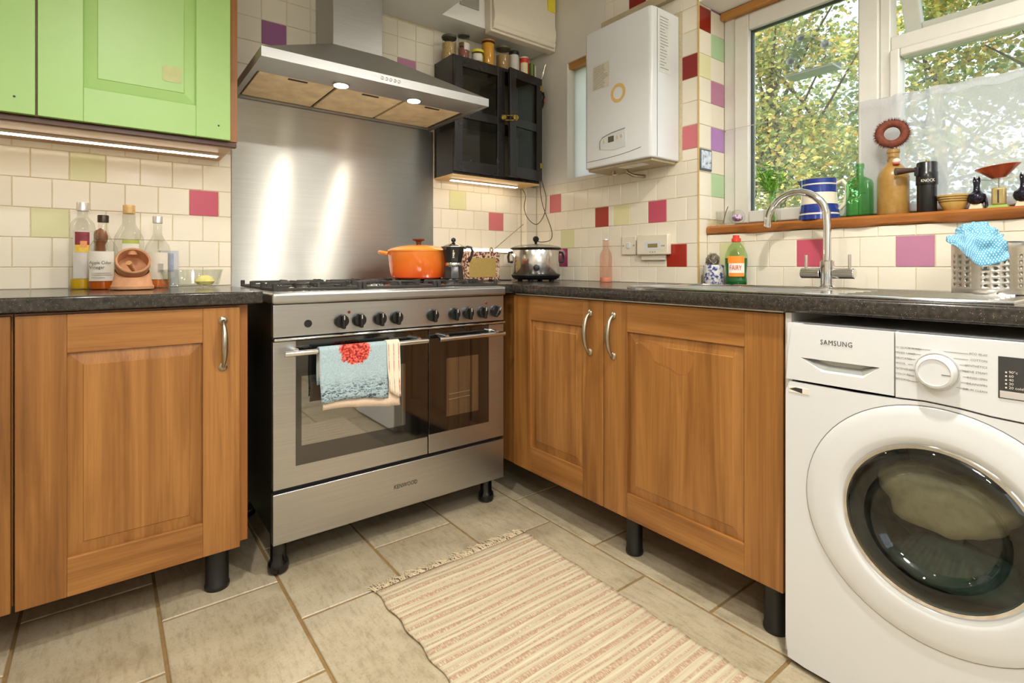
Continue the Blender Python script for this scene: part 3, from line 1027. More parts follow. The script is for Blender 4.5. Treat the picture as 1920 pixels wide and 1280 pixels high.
for i in range(3):
    f = obj('grease_filter', MB().box(fx[i] + 0.006, fx[i + 1] - 0.006, -0.345, -0.03, 1.677, 1.687), FILTER, hd, bevel=0.002, smooth=False)
    xm = (fx[i] + fx[i + 1]) / 2
    obj('catch', MB().box(xm - 0.035, xm + 0.035, -0.338, -0.325, 1.6745, 1.678), IRON, f, bevel=0.002)
for x in (-1.262, -0.957):
    l = obj('lamp', MB().lathe([(0.033, 0), (0.033, 0.008), (0.026, 0.01)], (x, -0.39, 1.671), 24), STEEL_P, hd)
    obj('bulb', MB().lathe([(0.0, -0.001), (0.026, -0.001), (0.026, 0.004)], (x, -0.39, 1.6705), 24, cap=False), LAMPGLOW, l)
    a = area('hood_lamp_light', (x, -0.39, 1.664), (x, -0.38, 0), 0.05, 2.4, (1.0, 0.9, 0.74), spread=130)
for k in range(5):
    obj('button', MB().lathe([(0.0055, 0), (0.0055, -0.003), (0.004, -0.004)], (-1.155 + 0.0167 * k, HY, 1.686), 14, 'y'), CHROME, hd)

# ------------------------------------------------------------------ range cooker
ck = thing('range_cooker', (-1.109, -0.31, 0), 'wide stainless steel range cooker with two oven doors', 'cooker')
KX0, KX1, KF = -1.557, -0.661, -0.617
obj('body', MB().box(KX0 + 0.004, KX1 - 0.004, -0.597, -0.03, 0.125, 0.868), BLACK, ck, bevel=0.003)
hob = obj('hob', MB().box(-1.563, -0.657, -0.632, -0.03, 0.868, 0.9035), STEEL, ck, bevel=0.009, seg=4)
obj('hob_well', MB().box(-1.545, -0.675, -0.585, -0.07, 0.903, 0.9045), STEEL_P, ck, smooth=False)
fas = obj('control_panel', MB().box(KX0, KX1, KF, -0.59, 0.763, 0.866), STEEL, ck, bevel=0.002)
obj('trim_bar', MB().box(KX0, KX1, -0.632, -0.59, 0.752, 0.760), CHROME, ck, bevel=0.003)
def knob(x, z, rot, r=0.0235):
    k = obj('knob', MB().lathe([(r, 0), (r, -0.006), (r * 0.93, -0.016), (r * 0.8, -0.019), (0.0, -0.019)], (x, KF, z), 26, 'y', cap=False), BLACK, ck)
    ca, sa = math.cos(rot), math.sin(rot)
    T = lambda a, b, cc: (x + a * ca - cc * sa, KF - b, z + a * sa + cc * ca)
    obj('grip', MB(T).box(-0.006, 0.006, 0.012, 0.034, -0.025, 0.022), BLACK, k, bevel=0.004)
    obj('pointer', MB(T).box(-0.001, 0.001, 0.0335, 0.0345, 0.006, 0.02), WHITE2, k, smooth=False)
for x, rz in ((-1.343, 0), (-1.282, 0), (-1.207, 0), (-1.144, 0), (-0.997, 0), (-0.903, 0), (-0.840, 0), (-0.771, 0), (-0.708, -0.5)):
    knob(x, 0.803, rz)
hl = obj('timer_hole', MB().lathe([(0.0125, 0), (0.0125, -0.0015), (0.0, -0.0015)], (-1.451, KF, 0.801), 20, 'y', cap=False), BLACK, ck)
for x, z in ((-1.316, 0.831), (-0.75, 0.838)):
    obj('indicator', MB().lathe([(0.005, 0), (0.005, -0.002), (0.0, -0.003)], (x, KF, z), 14, 'y', cap=False), plain('dark_red_lens', col(110, 40, 24), 0.2), ck)
OVENWIN = plain('oven_window', col(40, 38, 30), 0.03, var=0.05, spec=1.0)
OVENWIN.node_tree.nodes['Principled BSDF'].inputs['IOR'].default_value = 2.3
BLKGLASS.node_tree.nodes['Principled BSDF'].inputs['IOR'].default_value = 1.7
for (x0, x1, g0, g1, w0, w1, h0, h1, gz) in ((KX0, -1.015, -1.489, -1.0153, -1.472, -1.108, -1.534, -1.038, 0.349), (-1.011, KX1, -1.0107, -0.737, -0.936, -0.789, -0.99, -0.69, 0.355)):
    dr = obj('oven_door', MB().box(x0, x1, KF, -0.595, 0.284, 0.749), STEEL, ck, bevel=0.002)
    obj('glass', MB().box(g0, g1, KF - 0.002, KF + 0.004, gz, 0.7485), BLKGLASS, dr, bevel=0.0008)
    obj('window', MB().box(w0, w1, KF - 0.0026, KF, 0.411, 0.634), OVENWIN, dr, smooth=False)
    hz = 0.715
    h = obj('handle', MB().cyl((h0, -0.662, hz), 0.0092, h1 - h0, 'x', 18), CHROME, dr, bevel=0.001)
    for x in (h0 + 0.035, h1 - 0.035):
        obj('bracket', MB().cyl((x, -0.66, hz + 0.008), 0.008, 0.045, 'y', 14), CHROME, h)
for i in range(2):
    obj('rack_line', MB().tube([(-0.925, -0.6201, 0.475 + i * 0.02), (-0.83, -0.6201, 0.477 + i * 0.02)], 0.0008, 6), PEWTER, ck)
dw = obj('storage_drawer', MB().box(KX0, KX1, KF, -0.59, 0.112, 0.271), STEEL, ck, bevel=0.002)
text('KENWOOD', 0.022, (-1.152, KF - 0.0004, 0.186), (1, 0, 0), (0, 0, 1), INK, dw, width=0.092)
for x, y in ((-1.528, -0.56), (-0.70, -0.545), (-1.528, -0.08), (-0.70, -0.08)):
    obj('leg', MB().lathe([(0.02, 0.0), (0.031, 0.008), (0.033, 0.02), (0.031, 0.035), (0.024, 0.045), (0.024, 0.125)], (x, y, 0), 22), plain('glossy_black', col(16, 16, 15), 0.12, var=0.05), ck)
# burners and pan supports
for (bx, by, r) in ((-1.41, -0.44, 0.045), (-1.41, -0.19, 0.034), (-1.105, -0.32, 0.062), (-0.81, -0.44, 0.04), (-0.81, -0.2, 0.045)):
    b = obj('burner', MB().lathe([(r * 1.25, 0.9045), (r * 1.2, 0.910), (r * 1.0, 0.914), (r, 0.92), (r * 0.6, 0.9215)], (bx, by, 0), 28), STEEL_P, ck)
    obj('burner_cap', MB().lathe([(r * 0.95, 0.9215), (r * 0.95, 0.926), (r * 0.7, 0.929)], (bx, by, 0), 28), IRON, b)
for (x0, x1) in ((-1.542, -1.262), (-1.245, -0.962), (-0.945, -0.672)):
    mb = MB()
    y0, y1 = -0.575, -0.075
    def bar(p, q, w=0.006):
        if abs(p[0] - q[0]) > abs(p[1] - q[1]):
            mb.box(p[0], q[0], p[1] - w, p[1] + w, p[2], q[2])
        else:
            mb.box(p[0] - w, p[0] + w, p[1], q[1], p[2], q[2])
    for y in (y0, y1, (y0 + y1) / 2):
        bar((x0, y, 0.906), (x1, y, 0.916))
    for x in (x0, x1):
        bar((x, y0, 0.906), (x, y1, 0.916))
    xm = (x0 + x1) / 2
    for yc in (y0 + 0.125, y1 - 0.125):
        for dx in (-1, 1):
            xe = xm + dx * (x1 - x0) / 2
            mb.prism([(xe, 0.912), (xe - dx * 0.006, 0.932), (xm + dx * 0.03, 0.932), (xm + dx * 0.03, 0.925), (xe - dx * 0.02, 0.922), (xe - dx * 0.02, 0.912)], yc - 0.005, yc + 0.005, 'xz')
        for dy in (-1, 1):
            ye = yc + dy * 0.125
            mb.prism([(ye, 0.912), (ye - dy * 0.006, 0.932), (yc + dy * 0.03, 0.932), (yc + dy * 0.03, 0.925), (ye - dy * 0.02, 0.922), (ye - dy * 0.02, 0.912)], xm - 0.005, xm + 0.005, 'yz')
    for x in (x0, x1):
        for y in (y0, y0 + 0.165, y1 - 0.165, y1):
            mb.box(x - 0.007, x + 0.007, y - 0.007, y + 0.007, 0.906, 0.932)
    obj('pan_support', mb, IRON, ck, bevel=0.002, seg=1)

# ------------------------------------------------------------------ washing machine
wm = thing('washing_machine', (-0.33, -2.047, 0), 'white front loading washing machine under the worktop', 'washing machine')
WF, WL0, WR0 = -0.622, -1.748, -2.346
mb = MB()
mb.box(WF + 0.004, -0.07, WL0 - 0.012, WL0, 0.012, 0.846).box(WF + 0.004, -0.07, WR0, WR0 + 0.012, 0.012, 0.846)
mb.box(WF + 0.004, -0.07, WR0 + 0.012, WL0 - 0.012, 0.834, 0.846).box(WF + 0.004, -0.07, WR0 + 0.012, WL0 - 0.012, 0.012, 0.03).box(-0.08, -0.07, WR0 + 0.012, WL0 - 0.012, 0.03, 0.834)
obj('body', mb, WHITE, wm, smooth=False)
for yy in (WL0 - 0.06, WR0 + 0.06):
    obj('foot', MB().cyl((-0.56, yy, 0), 0.02, 0.0135), BLACK, wm)
seam = [(-1.748, 0.706), (-1.9, 0.704), (-1.98, 0.706), (-2.03, 0.709), (-2.085, 0.706), (-2.133, 0.7), (-2.2, 0.697), (-2.346, 0.697)]
top = [(-2.346, 0.83), (-2.335, 0.846), (-1.782, 0.846), (-1.768, 0.84), (-1.762, 0.83), (-1.752, 0.76)]
cp = obj('control_panel', MB().prism([(-1.978, 0.706)] + seam[3:] + [(-2.346, 0.83), (-2.335, 0.846), (-1.978, 0.846)], WF - 0.006, WF + 0.02, 'yz'), WHITE, wm, bevel=0.0015)
DY, DZ = -2.044, 0.452
def plate_with_hole(outline, cy, cz, hole, x0, x1, n=96):
    def cast(poly, dy, dz):
        best = None
        m = len(poly)
        for k in range(m):
            (ya, za), (yb, zb) = poly[k], poly[(k + 1) % m]
            ey, ez = yb - ya, zb - za
            det = dy * (-ez) + dz * ey
            if abs(det) < 1e-12: continue
            tt = ((ya - cy) * (-ez) + (za - cz) * ey) / det
            uu = (dy * (za - cz) - dz * (ya - cy)) / det
            if tt > 0 and -1e-9 <= uu <= 1 + 1e-9 and (best is None or tt < best): best = tt
        return best
    angs = [2 * math.pi * i / n for i in range(n)]
    if not isinstance(hole, float):
        angs += [math.atan2(z - cz, y - cy) % (2 * math.pi) for y, z in list(outline) + list(hole)]
    angs = sorted(set(round(a_, 6) for a_ in angs))
    n = len(angs)
    inn, out = [], []
    for th in angs:
        dy, dz = math.cos(th), math.sin(th)
        r = hole if isinstance(hole, float) else cast(hole, dy, dz)
        q = cast(outline, dy, dz)
        inn.append((cy + dy * r, cz + dz * r))
        out.append((cy + dy * q, cz + dz * q))
    mb = MB()
    vs = [(x0,) + p for p in inn] + [(x0,) + p for p in out] + [(x1,) + p for p in inn] + [(x1,) + p for p in out]
    fs = []
    for i in range(n):
        j = (i + 1) % n
        fs += [(i, j, n + j, n + i), (2 * n + i, 3 * n + i, 3 * n + j, 2 * n + j), (n + i, n + j, 3 * n + j, 3 * n + i), (i, 2 * n + i, 2 * n + j, j)]
    return mb.add(vs, fs)
low = [(y, z - 0.003) for y, z in seam]
obj('front_panel', plate_with_hole(low + [(-2.346, 0.03), (-2.34, 0.018), (-2.33, 0.014), (-1.764, 0.014), (-1.754, 0.018), (-1.748, 0.03)], DY, DZ, 0.172, WF - 0.005, WF + 0.004), WHITE, wm)
PF = WF - 0.006
TW = lambda a, b, cc: (PF - b, a, cc)
dp = [(-1.785, 0.765), (-1.95, 0.765), (-1.918, 0.737), (-1.832, 0.737)]
dd = obj('detergent_drawer', plate_with_hole([(-1.976, 0.7085), (-1.75, 0.7085), (-1.753, 0.76), (-1.762, 0.83), (-1.768, 0.84), (-1.782, 0.846), (-1.976, 0.846)], -1.87, 0.75, dp, WF - 0.006, WF + 0.02), WHITE, wm)
mb = MB()
vs = [(PF + 0.0005, a, c_) for a, c_ in dp] + [(PF + 0.022, a, c_) for a, c_ in ((-1.80, 0.765), (-1.94, 0.765), (-1.905, 0.752), (-1.842, 0.752))]
mb.add(vs, [(0, 1, 5, 4), (1, 2, 6, 5), (2, 3, 7, 6), (3, 0, 4, 7), (4, 5, 6, 7)])
obj('finger_pull', mb, plain('drawer_grey', col(212, 213, 208), 0.3, var=0.02), dd, smooth=False)
kn = obj('programme_knob', MB().lathe([(0.0345, 0.0), (0.034, -0.012), (0.031, -0.02), (0.027, -0.0215), (0.0265, -0.0195), (0.0, -0.0195)], (PF, -2.05, 0.773), 40, 'x', cap=False), WHITE, wm)
obj('knob_ring', MB().lathe([(0.0355, 0.0005), (0.0372, -0.0008), (0.0365, -0.004), (0.0345, -0.004)], (PF, -2.05, 0.773), 40, 'x', cap=False), CHROME, kn)
obj('knob_mark', MB(TW).box(-2.076, -2.062, 0.0196, 0.0203, 0.7695, 0.771), GREYINK, kn, smooth=False)
UYn, UZp = (0, -1, 0), (0, 0, 1)
text('SAMSUNG', 0.0165, (PF, -1.829, 0.8025), UYn, UZp, INK, cp, width=0.067, push=0.0016, spacing=1.1)
for i, s in enumerate(("15' QUICK WASH", 'MIXED LOAD', 'DELICATES', 'WOOL', 'INTENSE COLD', 'COLOURS', 'BEDDING')):
    text(s, 0.0058, (PF, -1.979, 0.8125 - i * 0.0112), UYn, UZp, GREYINK, cp, name='programme_label', push=0.0008)
for i, s in enumerate(('ECO 40-60', 'COTTON', 'SYNTHETICS', 'HYGIENE STEAM', 'RINSE+SPIN', 'DRAIN/SPIN', 'DRUM CLEAN')):
    text(s, 0.0058, (PF, -2.1275, 0.814 - i * 0.0118), UYn, UZp, GREYINK, cp, name='programme_label', align='RIGHT', push=0.0008)
    for sd in (1, -1):
        zz = 0.815 - i * 0.0115
        dz = zz - 0.773
        ye = math.sqrt(max(0, 0.040 ** 2 - min(dz * dz, 0.0015))) + 0.001
        y_in, y_out = -2.05 + sd * ye, -2.05 + sd * 0.049
        if abs(y_out - y_in) > 0.002:
            obj('guide_line', MB(TW).box(y_in, y_out, 0, 0.0006, zz - 0.0002, zz + 0.0003), GREYINK, cp, smooth=False)
ds = obj('display', MB(TW).box(-2.335, -2.143, 0, 0.0015, 0.738, 0.817), plain('display_smoke', col(58, 58, 58), 0.2), wm, bevel=0.005)
obj('display_keys', MB(TW).box(-2.33, -2.1455, 0.0012, 0.0019, 0.7395, 0.7525), plain('key_grey', col(196, 192, 184), 0.3), ds, bevel=0.001)
for i, s in enumerate(('90°c', '60', '40', '30', '20 cold')):
    text(s, 0.0068, (PF, -2.158, 0.7865 - i * 0.0072), UYn, UZp, WHITE2, ds, push=0.0022)
    obj('temperature_lamp', MB(TW).box(-2.1555, -2.153, 0.0012, 0.002, 0.7865 - i * 0.0072, 0.7895 - i * 0.0072), WHITE2, ds, smooth=False)
st = obj('sticker', MB(TW).box(-1.8035, -1.7565, -0.001, 0.0004, 0.6765, 0.6905), PAPER, wm, smooth=False)
obj('sticker_print', MB().prism([(-1.757, 0.684), (-1.772, 0.6898), (-1.788, 0.689), (-1.788, 0.6775)], WF - 0.0066, WF - 0.0062, 'yz'), INK, st, smooth=False)
ring = obj('door', MB().lathe([(0.2455, 0.002), (0.245, -0.003), (0.242, -0.0048), (0.225, -0.007), (0.2, -0.009), (0.184, -0.0095), (0.178, -0.0085), (0.168, -0.002), (0.164, 0.004)], (WF - 0.005, DY, DZ), 72, 'x', cap=False), WHITE, wm)
obj('door_shade_ring', MB().lathe([(0.2452, -0.0006), (0.2472, -0.0006), (0.2472, 0.001)], (WF - 0.005, DY, DZ), 72, 'x', cap=False), GREYINK, ring)  # shade line around the door, drawn as a thin grey ring
obj('chrome_ring', MB().lathe([(0.168, -0.002), (0.164, -0.006), (0.158, -0.006), (0.155, 0.004)], (WF - 0.005, DY, DZ), 72, 'x', cap=False), CHROME, ring)
DOORGLASS = thin_glass('door_glass', (0.74, 0.77, 0.73, 1), 1.6)
obj('door_glass', MB().lathe([(0.158, -0.005), (0.152, -0.011), (0.14, -0.014), (0.122, -0.009), (0.112, 0.012), (0.1, 0.02), (0.05, 0.016), (0.0, 0.015)], (WF - 0.005, DY, DZ), 64, 'x', cap=False), DOORGLASS, ring)
obj('drum', MB().lathe([(0.171, -0.002), (0.168, 0.02), (0.2, 0.06), (0.2, 0.3), (0.0, 0.31)], (WF, DY, DZ), 48, 'x', cap=False), plain('drum_dark', col(120, 122, 116), 0.4, metal=0.4, var=0.2), wm)
def blob(name, c, s, mat, seed, label, grp='laundry behind the washing machine glass', nz=0.14):
    rnd = random.Random(seed)
    ph = [rnd.uniform(0, 6) for _ in range(6)]
    mb = MB().sphere((0, 0, 0), 1.0, 28, 18)
    vv = []
    for p in mb.v:
        k = 1 + nz * (math.sin(3 * p[1] + ph[0]) + math.sin(4 * p[2] + ph[1]) + 0.6 * math.sin(7 * p[1] + 5 * p[2] + ph[2]) + 0.35 * math.sin(13 * p[1] - 9 * p[2] + ph[3]))
        vv.append((c[0] + p[0] * s[0] * k, c[1] + p[1] * s[1] * k, c[2] + p[2] * s[2] * k))
    mb.v = vv
    o = obj(name, mb, mat, smooth=True, angle=180)
    return tag(o, label, 'laundry', grp)
blob('laundry', (WF + 0.085, DY - 0.005, DZ + 0.03), (0.06, 0.12, 0.068), plain('grey_fleece', col(160, 150, 124), 0.95, var=0.12, scale=60), 2, 'beige grey blanket behind the washing machine glass', nz=0.08)
blob('laundry', (WF + 0.085, DY - 0.02, DZ - 0.105), (0.06, 0.135, 0.05), plain('green_wool', col(38, 58, 52), 0.95, var=0.3, scale=60), 3, 'dark green garment at the bottom of the washing machine drum', nz=0.08)
blob('laundry', (WF + 0.11, DY + 0.12, DZ + 0.09), (0.05, 0.045, 0.05), plain('navy_cloth', col(62, 64, 78), 0.95, var=0.2, scale=60), 4, 'dark navy garment at the upper left of the drum', nz=0.08)

# ================================================================== BOILER, FUSE BOX, SWITCHES
bl = thing('boiler', (-0.1, -0.81, 1.43), 'white wall hung gas boiler above the worktop', 'boiler')
BX = -0.19
prof = [(0.0, -1.006), (-0.15, -1.006)]
mb = MB().prism([(0.0, -0.612), (-0.172, -0.612), (BX, -0.632), (BX, -0.985), (-0.182, -1.0), (-0.156, -1.004), (0.0, -1.004)], 1.44, 2.068)
obj('casing', mb, WHITE, bl, bevel=0.006, seg=3)
obj('side_seam', MB().box(-0.154, -0.152, -1.0052, -1.003, 1.445, 2.06), GREYINK, bl, smooth=False)
obj('underside', MB().box(-0.17, -0.005, -0.99, -0.625, 1.428, 1.441), plain('boiler_under', col(176, 160, 128), 0.6), bl, bevel=0.003)
obj('label_plate', MB().box(-0.16, -0.11, -0.93, -0.80, 1.4255, 1.4285), PAPER, bl, smooth=False)
TB = lambda a, b, cc: (BX - b, a, cc)
n = 40
def ringyz(cy, cz, r0, r1, sy=1.0):
    mb = MB()
    vs = []
    for r in (r0, r1):
        for i in range(n):
            th = 2 * math.pi * i / n
            vs.append((BX - 0.0008, cy + r * math.cos(th) * sy, cz + r * math.sin(th)))
    mb.add(vs, [(i, (i + 1) % n, n + (i + 1) % n, n + i) for i in range(n)])
    return mb
obj('dial_mark', ringyz(-0.825, 1.747, 0.027, 0.042), plain('gold_mark', col(226, 190, 120), 0.4), bl, smooth=False)
pn = obj('control_flap', MB(TB).prism([(-0.72, 1.515), (-0.72, 1.548), (-0.73, 1.563), (-0.79, 1.576), (-0.86, 1.58), (-0.87, 1.575), (-0.87, 1.505), (-0.80, 1.5)], 0, 0.002, 'xz'), WHITE, bl, bevel=0.001)
obj('flap_edge', MB().tube([(BX - 0.001, -0.718, 1.515), (BX - 0.002, -0.718, 1.55), (BX - 0.002, -0.735, 1.567), (BX - 0.002, -0.79, 1.579), (BX - 0.002, -0.865, 1.585)], 0.0013, 6), GREYINK, bl)
obj('display', MB(TB).box(-0.802, -0.769, 0.002, 0.003, 1.538, 1.564), plain('lcd', col(96, 92, 78), 0.3), pn, smooth=False)
for y, z in ((-0.745, 1.548), (-0.823, 1.553), (-0.846, 1.555)):
    obj('button', MB().lathe([(0.008, 0), (0.007, -0.0018), (0.0, -0.0018)], (BX - 0.002, y, z), 18, 'x', cap=False), plain('button_cream', col(206, 196, 176), 0.4), pn)
obj('lower_curve', MB().tube([(BX - 0.0005, -0.64 - 0.31 * i / 16, 1.47 + 0.018 * (i / 16) ** 3) for i in range(17)], 0.0011, 6), GREYINK, bl)
lb = obj('instruction_label', MB(TB).box(-0.775, -0.672, 0, 0.0005, 1.79, 1.905), plain('clear_label', col(214, 208, 194), 0.4), bl, smooth=False)
rnd = random.Random(4)
for i in range(15):
    obj('printed_line', MB(TB).box(-0.677 - rnd.uniform(0.06, 0.093), -0.677, 0.0005, 0.0008, 1.797 + i * 0.007, 1.7985 + i * 0.007), GREYINK, lb, smooth=False)
wr = obj('side_notes', MB().box(-0.14, -0.065, -1.0052, -1.004, 1.80, 2.04), plain('note_paper', col(212, 212, 206), 0.5), bl, smooth=False)
for i in range(18):
    obj('written_line', MB().box(-0.135, -0.135 + rnd.uniform(0.025, 0.06), -1.0056, -1.005, 2.03 - i * 0.0125, 2.0325 - i * 0.0125), GREYINK, wr, smooth=False)
pts = [(-0.08, -0.78, 1.43), (-0.08, -0.785, 1.415), (-0.06, -0.80, 1.402), (-0.03, -0.815, 1.40), (-0.002, -0.82, 1.40)]
obj('pipe', MB().tube(pts, 0.008, 10), PEWTER, bl)
obj('valve', MB().tube([(-0.1, -0.72, 1.43), (-0.1, -0.72, 1.412), (-0.105, -0.745, 1.408)], 0.007, 8), PEWTER, bl)
tr = obj('cable_trunking', MB().box(-0.028, 0.0, -1.017, -0.575, 2.148, 2.19), plain('trunking', col(186, 170, 136), 0.5), bevel=0.002)
tag(tr, 'flat cream cable trunking on the wall above the boiler', 'trunking')

cu = thing('fuse_box', (-0.222, -0.2, 2.168), 'white fuse box on the bulkhead above the black cabinet', 'fuse box')
obj('case', MB().box(-0.443, -0.004, -0.215, -0.165, 2.168, 2.46), WHITE2, cu, bevel=0.004)
obj('cover', MB().prism([(-0.165, 2.172), (-0.228, 2.18), (-0.236, 2.195), (-0.236, 2.20), (-0.232, 2.207), (-0.24, 2.225), (-0.24, 2.262), (-0.232, 2.29), (-0.225, 2.46), (-0.165, 2.46)], -0.435, -0.02, 'yz'), WHITE2, cu, bevel=0.003)
obj('warning_sticker', MB().box(-0.075, -0.022, -0.2335, -0.2262, 2.37, 2.44), plain('yellow_sticker', col(232, 214, 60), 0.5), cu, smooth=False)
vp = obj('grey_panel', MB().box(-0.593, -0.482, -0.172, -0.166, 2.272, 2.42), plain('grey_plate', col(160, 156, 148), 0.5), bevel=0.002)
tag(vp, 'grey rectangular plate on the bulkhead left of the fuse box', 'plate')

sw = thing('wall_switch', (-0.004, -0.731, 1.038), 'square white wall switch beside the thermostat', 'switch')
obj('plate', MB().box(-0.009, -0.0005, -0.774, -0.688, 1.04, 1.128), WHITE2, sw, bevel=0.003)
obj('rocker', MB().box(-0.0125, -0.008, -0.741, -0.722, 1.07, 1.098), WHITE, sw, bevel=0.0015)
for y in (-0.699, -0.763):
    obj('screw', MB().lathe([(0.0035, 0), (0.003, -0.0012), (0, -0.0012)], (-0.009, y, 1.084), 12, 'x', cap=False), PEWTER, sw)
th = thing('thermostat', (-0.012, -0.88, 1.034), 'white heating thermostat with small display right of the switch', 'thermostat')
obj('case', MB().box(-0.028, -0.0005, -0.965, -0.795, 1.038, 1.128), WHITE2, th, bevel=0.004)
obj('base', MB().box(-0.014, -0.0005, -0.94, -0.81, 1.014, 1.039), WHITE2, th, bevel=0.002)
obj('display', MB().box(-0.0288, -0.0275, -0.912, -0.858, 1.07, 1.088), plain('lcd2', col(146, 132, 84), 0.25), th, bevel=0.001)
obj('window', MB().box(-0.0284, -0.0275, -0.93, -0.84, 1.06, 1.098), WHITE, th, bevel=0.002)
for y in (-0.935, -0.945):
    obj('button', MB().lathe([(0.003, 0), (0.003, -0.0015), (0, -0.0015)], (-0.028, y, 1.077), 12, 'x', cap=False), GREYINK, th)
for y in (-0.872, -0.885, -0.898):
    obj('button', MB().lathe([(0.0025, 0), (0.0025, -0.001), (0, -0.001)], (-0.028, y, 1.05), 12, 'x', cap=False), GREYINK, th)

pc = thing('framed_tile', (0.05, -1.105, 1.39), 'small silver landscape picture tile on the window reveal', 'picture')
obj('frame', MB().box(0.004, 0.09, -1.105, -1.0992, 1.392, 1.482), plain('pewter_frame', col(96, 100, 112), 0.4, metal=0.7), pc, bevel=0.002)
m, nt, b = newmat('silver_scene')
v = texco(nt, (1, 1, 1))
nt.links.new(ramp(nt, noise(nt, v, 45, 6), [(0.35, col(90, 104, 130)), (0.5, col(196, 206, 220)), (0.7, col(236, 240, 244))]), b.inputs['Base Color'])
b.inputs['Roughness'].default_value = 0.2
obj('picture', MB().box(0.011, 0.083, -1.1062, -1.104, 1.4, 1.475), m, pc, smooth=False)

# ================================================================== BLACK WALL CABINET
bc = thing('wall_cabinet', (-0.37, -0.09, 1.432), 'black glazed wall cabinet in the corner with brass knobs', 'cabinet')
AX0, AX1, AY, AZ0, AZ1 = -0.643, -0.092, -0.18, 1.435, 2.015
t = 0.016
mb = MB().box(AX0, AX0 + t, AY, 0, AZ0, AZ1).box(AX1 - t, AX1, AY, 0, AZ0, AZ1).box(AX0 + t, AX1 - t, AY, 0, AZ1 - t, AZ1).box(AX0 + t, AX1 - t, AY, 0, AZ0, AZ0 + t)
obj('carcass', mb, BLKPAINT, bc, bevel=0.001)
obj('back', MB().box(AX0 + t, AX1 - t, -0.012, -0.002, AZ0 + t, AZ1 - t), plain('cabinet_back', col(120, 108, 84), 0.8), bc, smooth=False)
obj('bottom_board', MB().box(AX0, AX1, AY, 0, AZ0 - 0.007, AZ0), wood('yellow_ply', [(0.2, col(214, 170, 96)), (0.8, col(236, 198, 128))], 'x'), bc, smooth=False)
obj('shelf', MB().box(AX0 + t, AX1 - t, AY + 0.02, -0.012, 1.715, 1.729), BLKPAINT, bc, smooth=False)
CABGLASS = thin_glass('cabinet_glass', (0.62, 0.62, 0.6, 1), 1.0)
def glazed_door(T, w, h):
    mb = MB(T)
    s = 0.045
    mb.box(0, s, 0, 0.018, 0, h).box(w - s, w, 0, 0.018, 0, h).box(s, w - s, 0, 0.018, 0, 0.055).box(s, w - s, 0, 0.018, h - 0.045, h).box(s, w - s, 0, 0.018, 0.262, 0.305)
    d = obj('door', mb, BLKPAINT, bc, bevel=0.0015, smooth=False)
    obj('pane', MB(T).box(s, w - s, 0.007, 0.01, 0.055, 0.262), CABGLASS, d, smooth=False)
    obj('pane', MB(T).box(s, w - s, 0.007, 0.01, 0.305, h - 0.045), CABGLASS, d, smooth=False)
    return d
T1 = lambda a, b, cc: (AX0 + 0.002 + a, AY - b, AZ0 + 0.012 + cc)
W1_, H1_ = 0.30, 0.556
d1 = glazed_door(T1, W1_, H1_)
an = R(9)
hx, hy = AX1 + 0.004, AY - 0.001
T2 = lambda a, b, cc: (hx - (0.252 - a) * math.cos(an) - b * math.sin(an) * 0.0, hy - (0.252 - a) * math.sin(an) - b, AZ0 + 0.012 + cc)
d2 = glazed_door(T2, 0.252, H1_)
for T, a, d in ((T1, 0.277, d1), (T2, 0.022, d2)):
    p = T(a, 0.018, 0.297)
    k = obj('knob', MB().lathe([(0.006, 0), (0.006, -0.012), (0.014, -0.016), (0.016, -0.024), (0.011, -0.031), (0.0, -0.032)], p, 20, 'y', cap=False), BRASS, d)
p, q = T1(0.277, 0.034, 0.297), T2(0.022, 0.034, 0.297)
rb = obj('rubber_band', MB().tube([(p[0], p[1], p[2] + 0.012), (q[0], q[1], q[2] + 0.012), (q[0] + 0.008, q[1], q[2]), (q[0], q[1], q[2] - 0.012), (p[0], p[1], p[2] - 0.012), (p[0] - 0.008, p[1], p[2])], 0.0016, 6, closed=True), BRASS)
tag(rb, 'band looped around the two knobs of the black cabinet', 'band')
for z in (0.07, 0.49):
    obj('hinge', MB(T2).box(0.235, 0.256, 0.018, 0.0205, z, z + 0.028), BRASS, d2, bevel=0.001)
kh = obj('keyhole_plate', MB(T2).box(0.017, 0.027, 0.018, 0.0195, 0.34, 0.36), INK, d2, bevel=0.001)
sl = thing('strip_light', (-0.36, -0.07, 1.421), 'short glowing strip light under the black wall cabinet', 'light')
obj('housing', MB().box(-0.59, -0.16, -0.085, -0.055, 1.4225, 1.428), WHITE2, sl, smooth=False)
obj('diffuser', MB().box(-0.585, -0.165, -0.082, -0.058, 1.4195, 1.4227), LED, sl, bevel=0.0015)
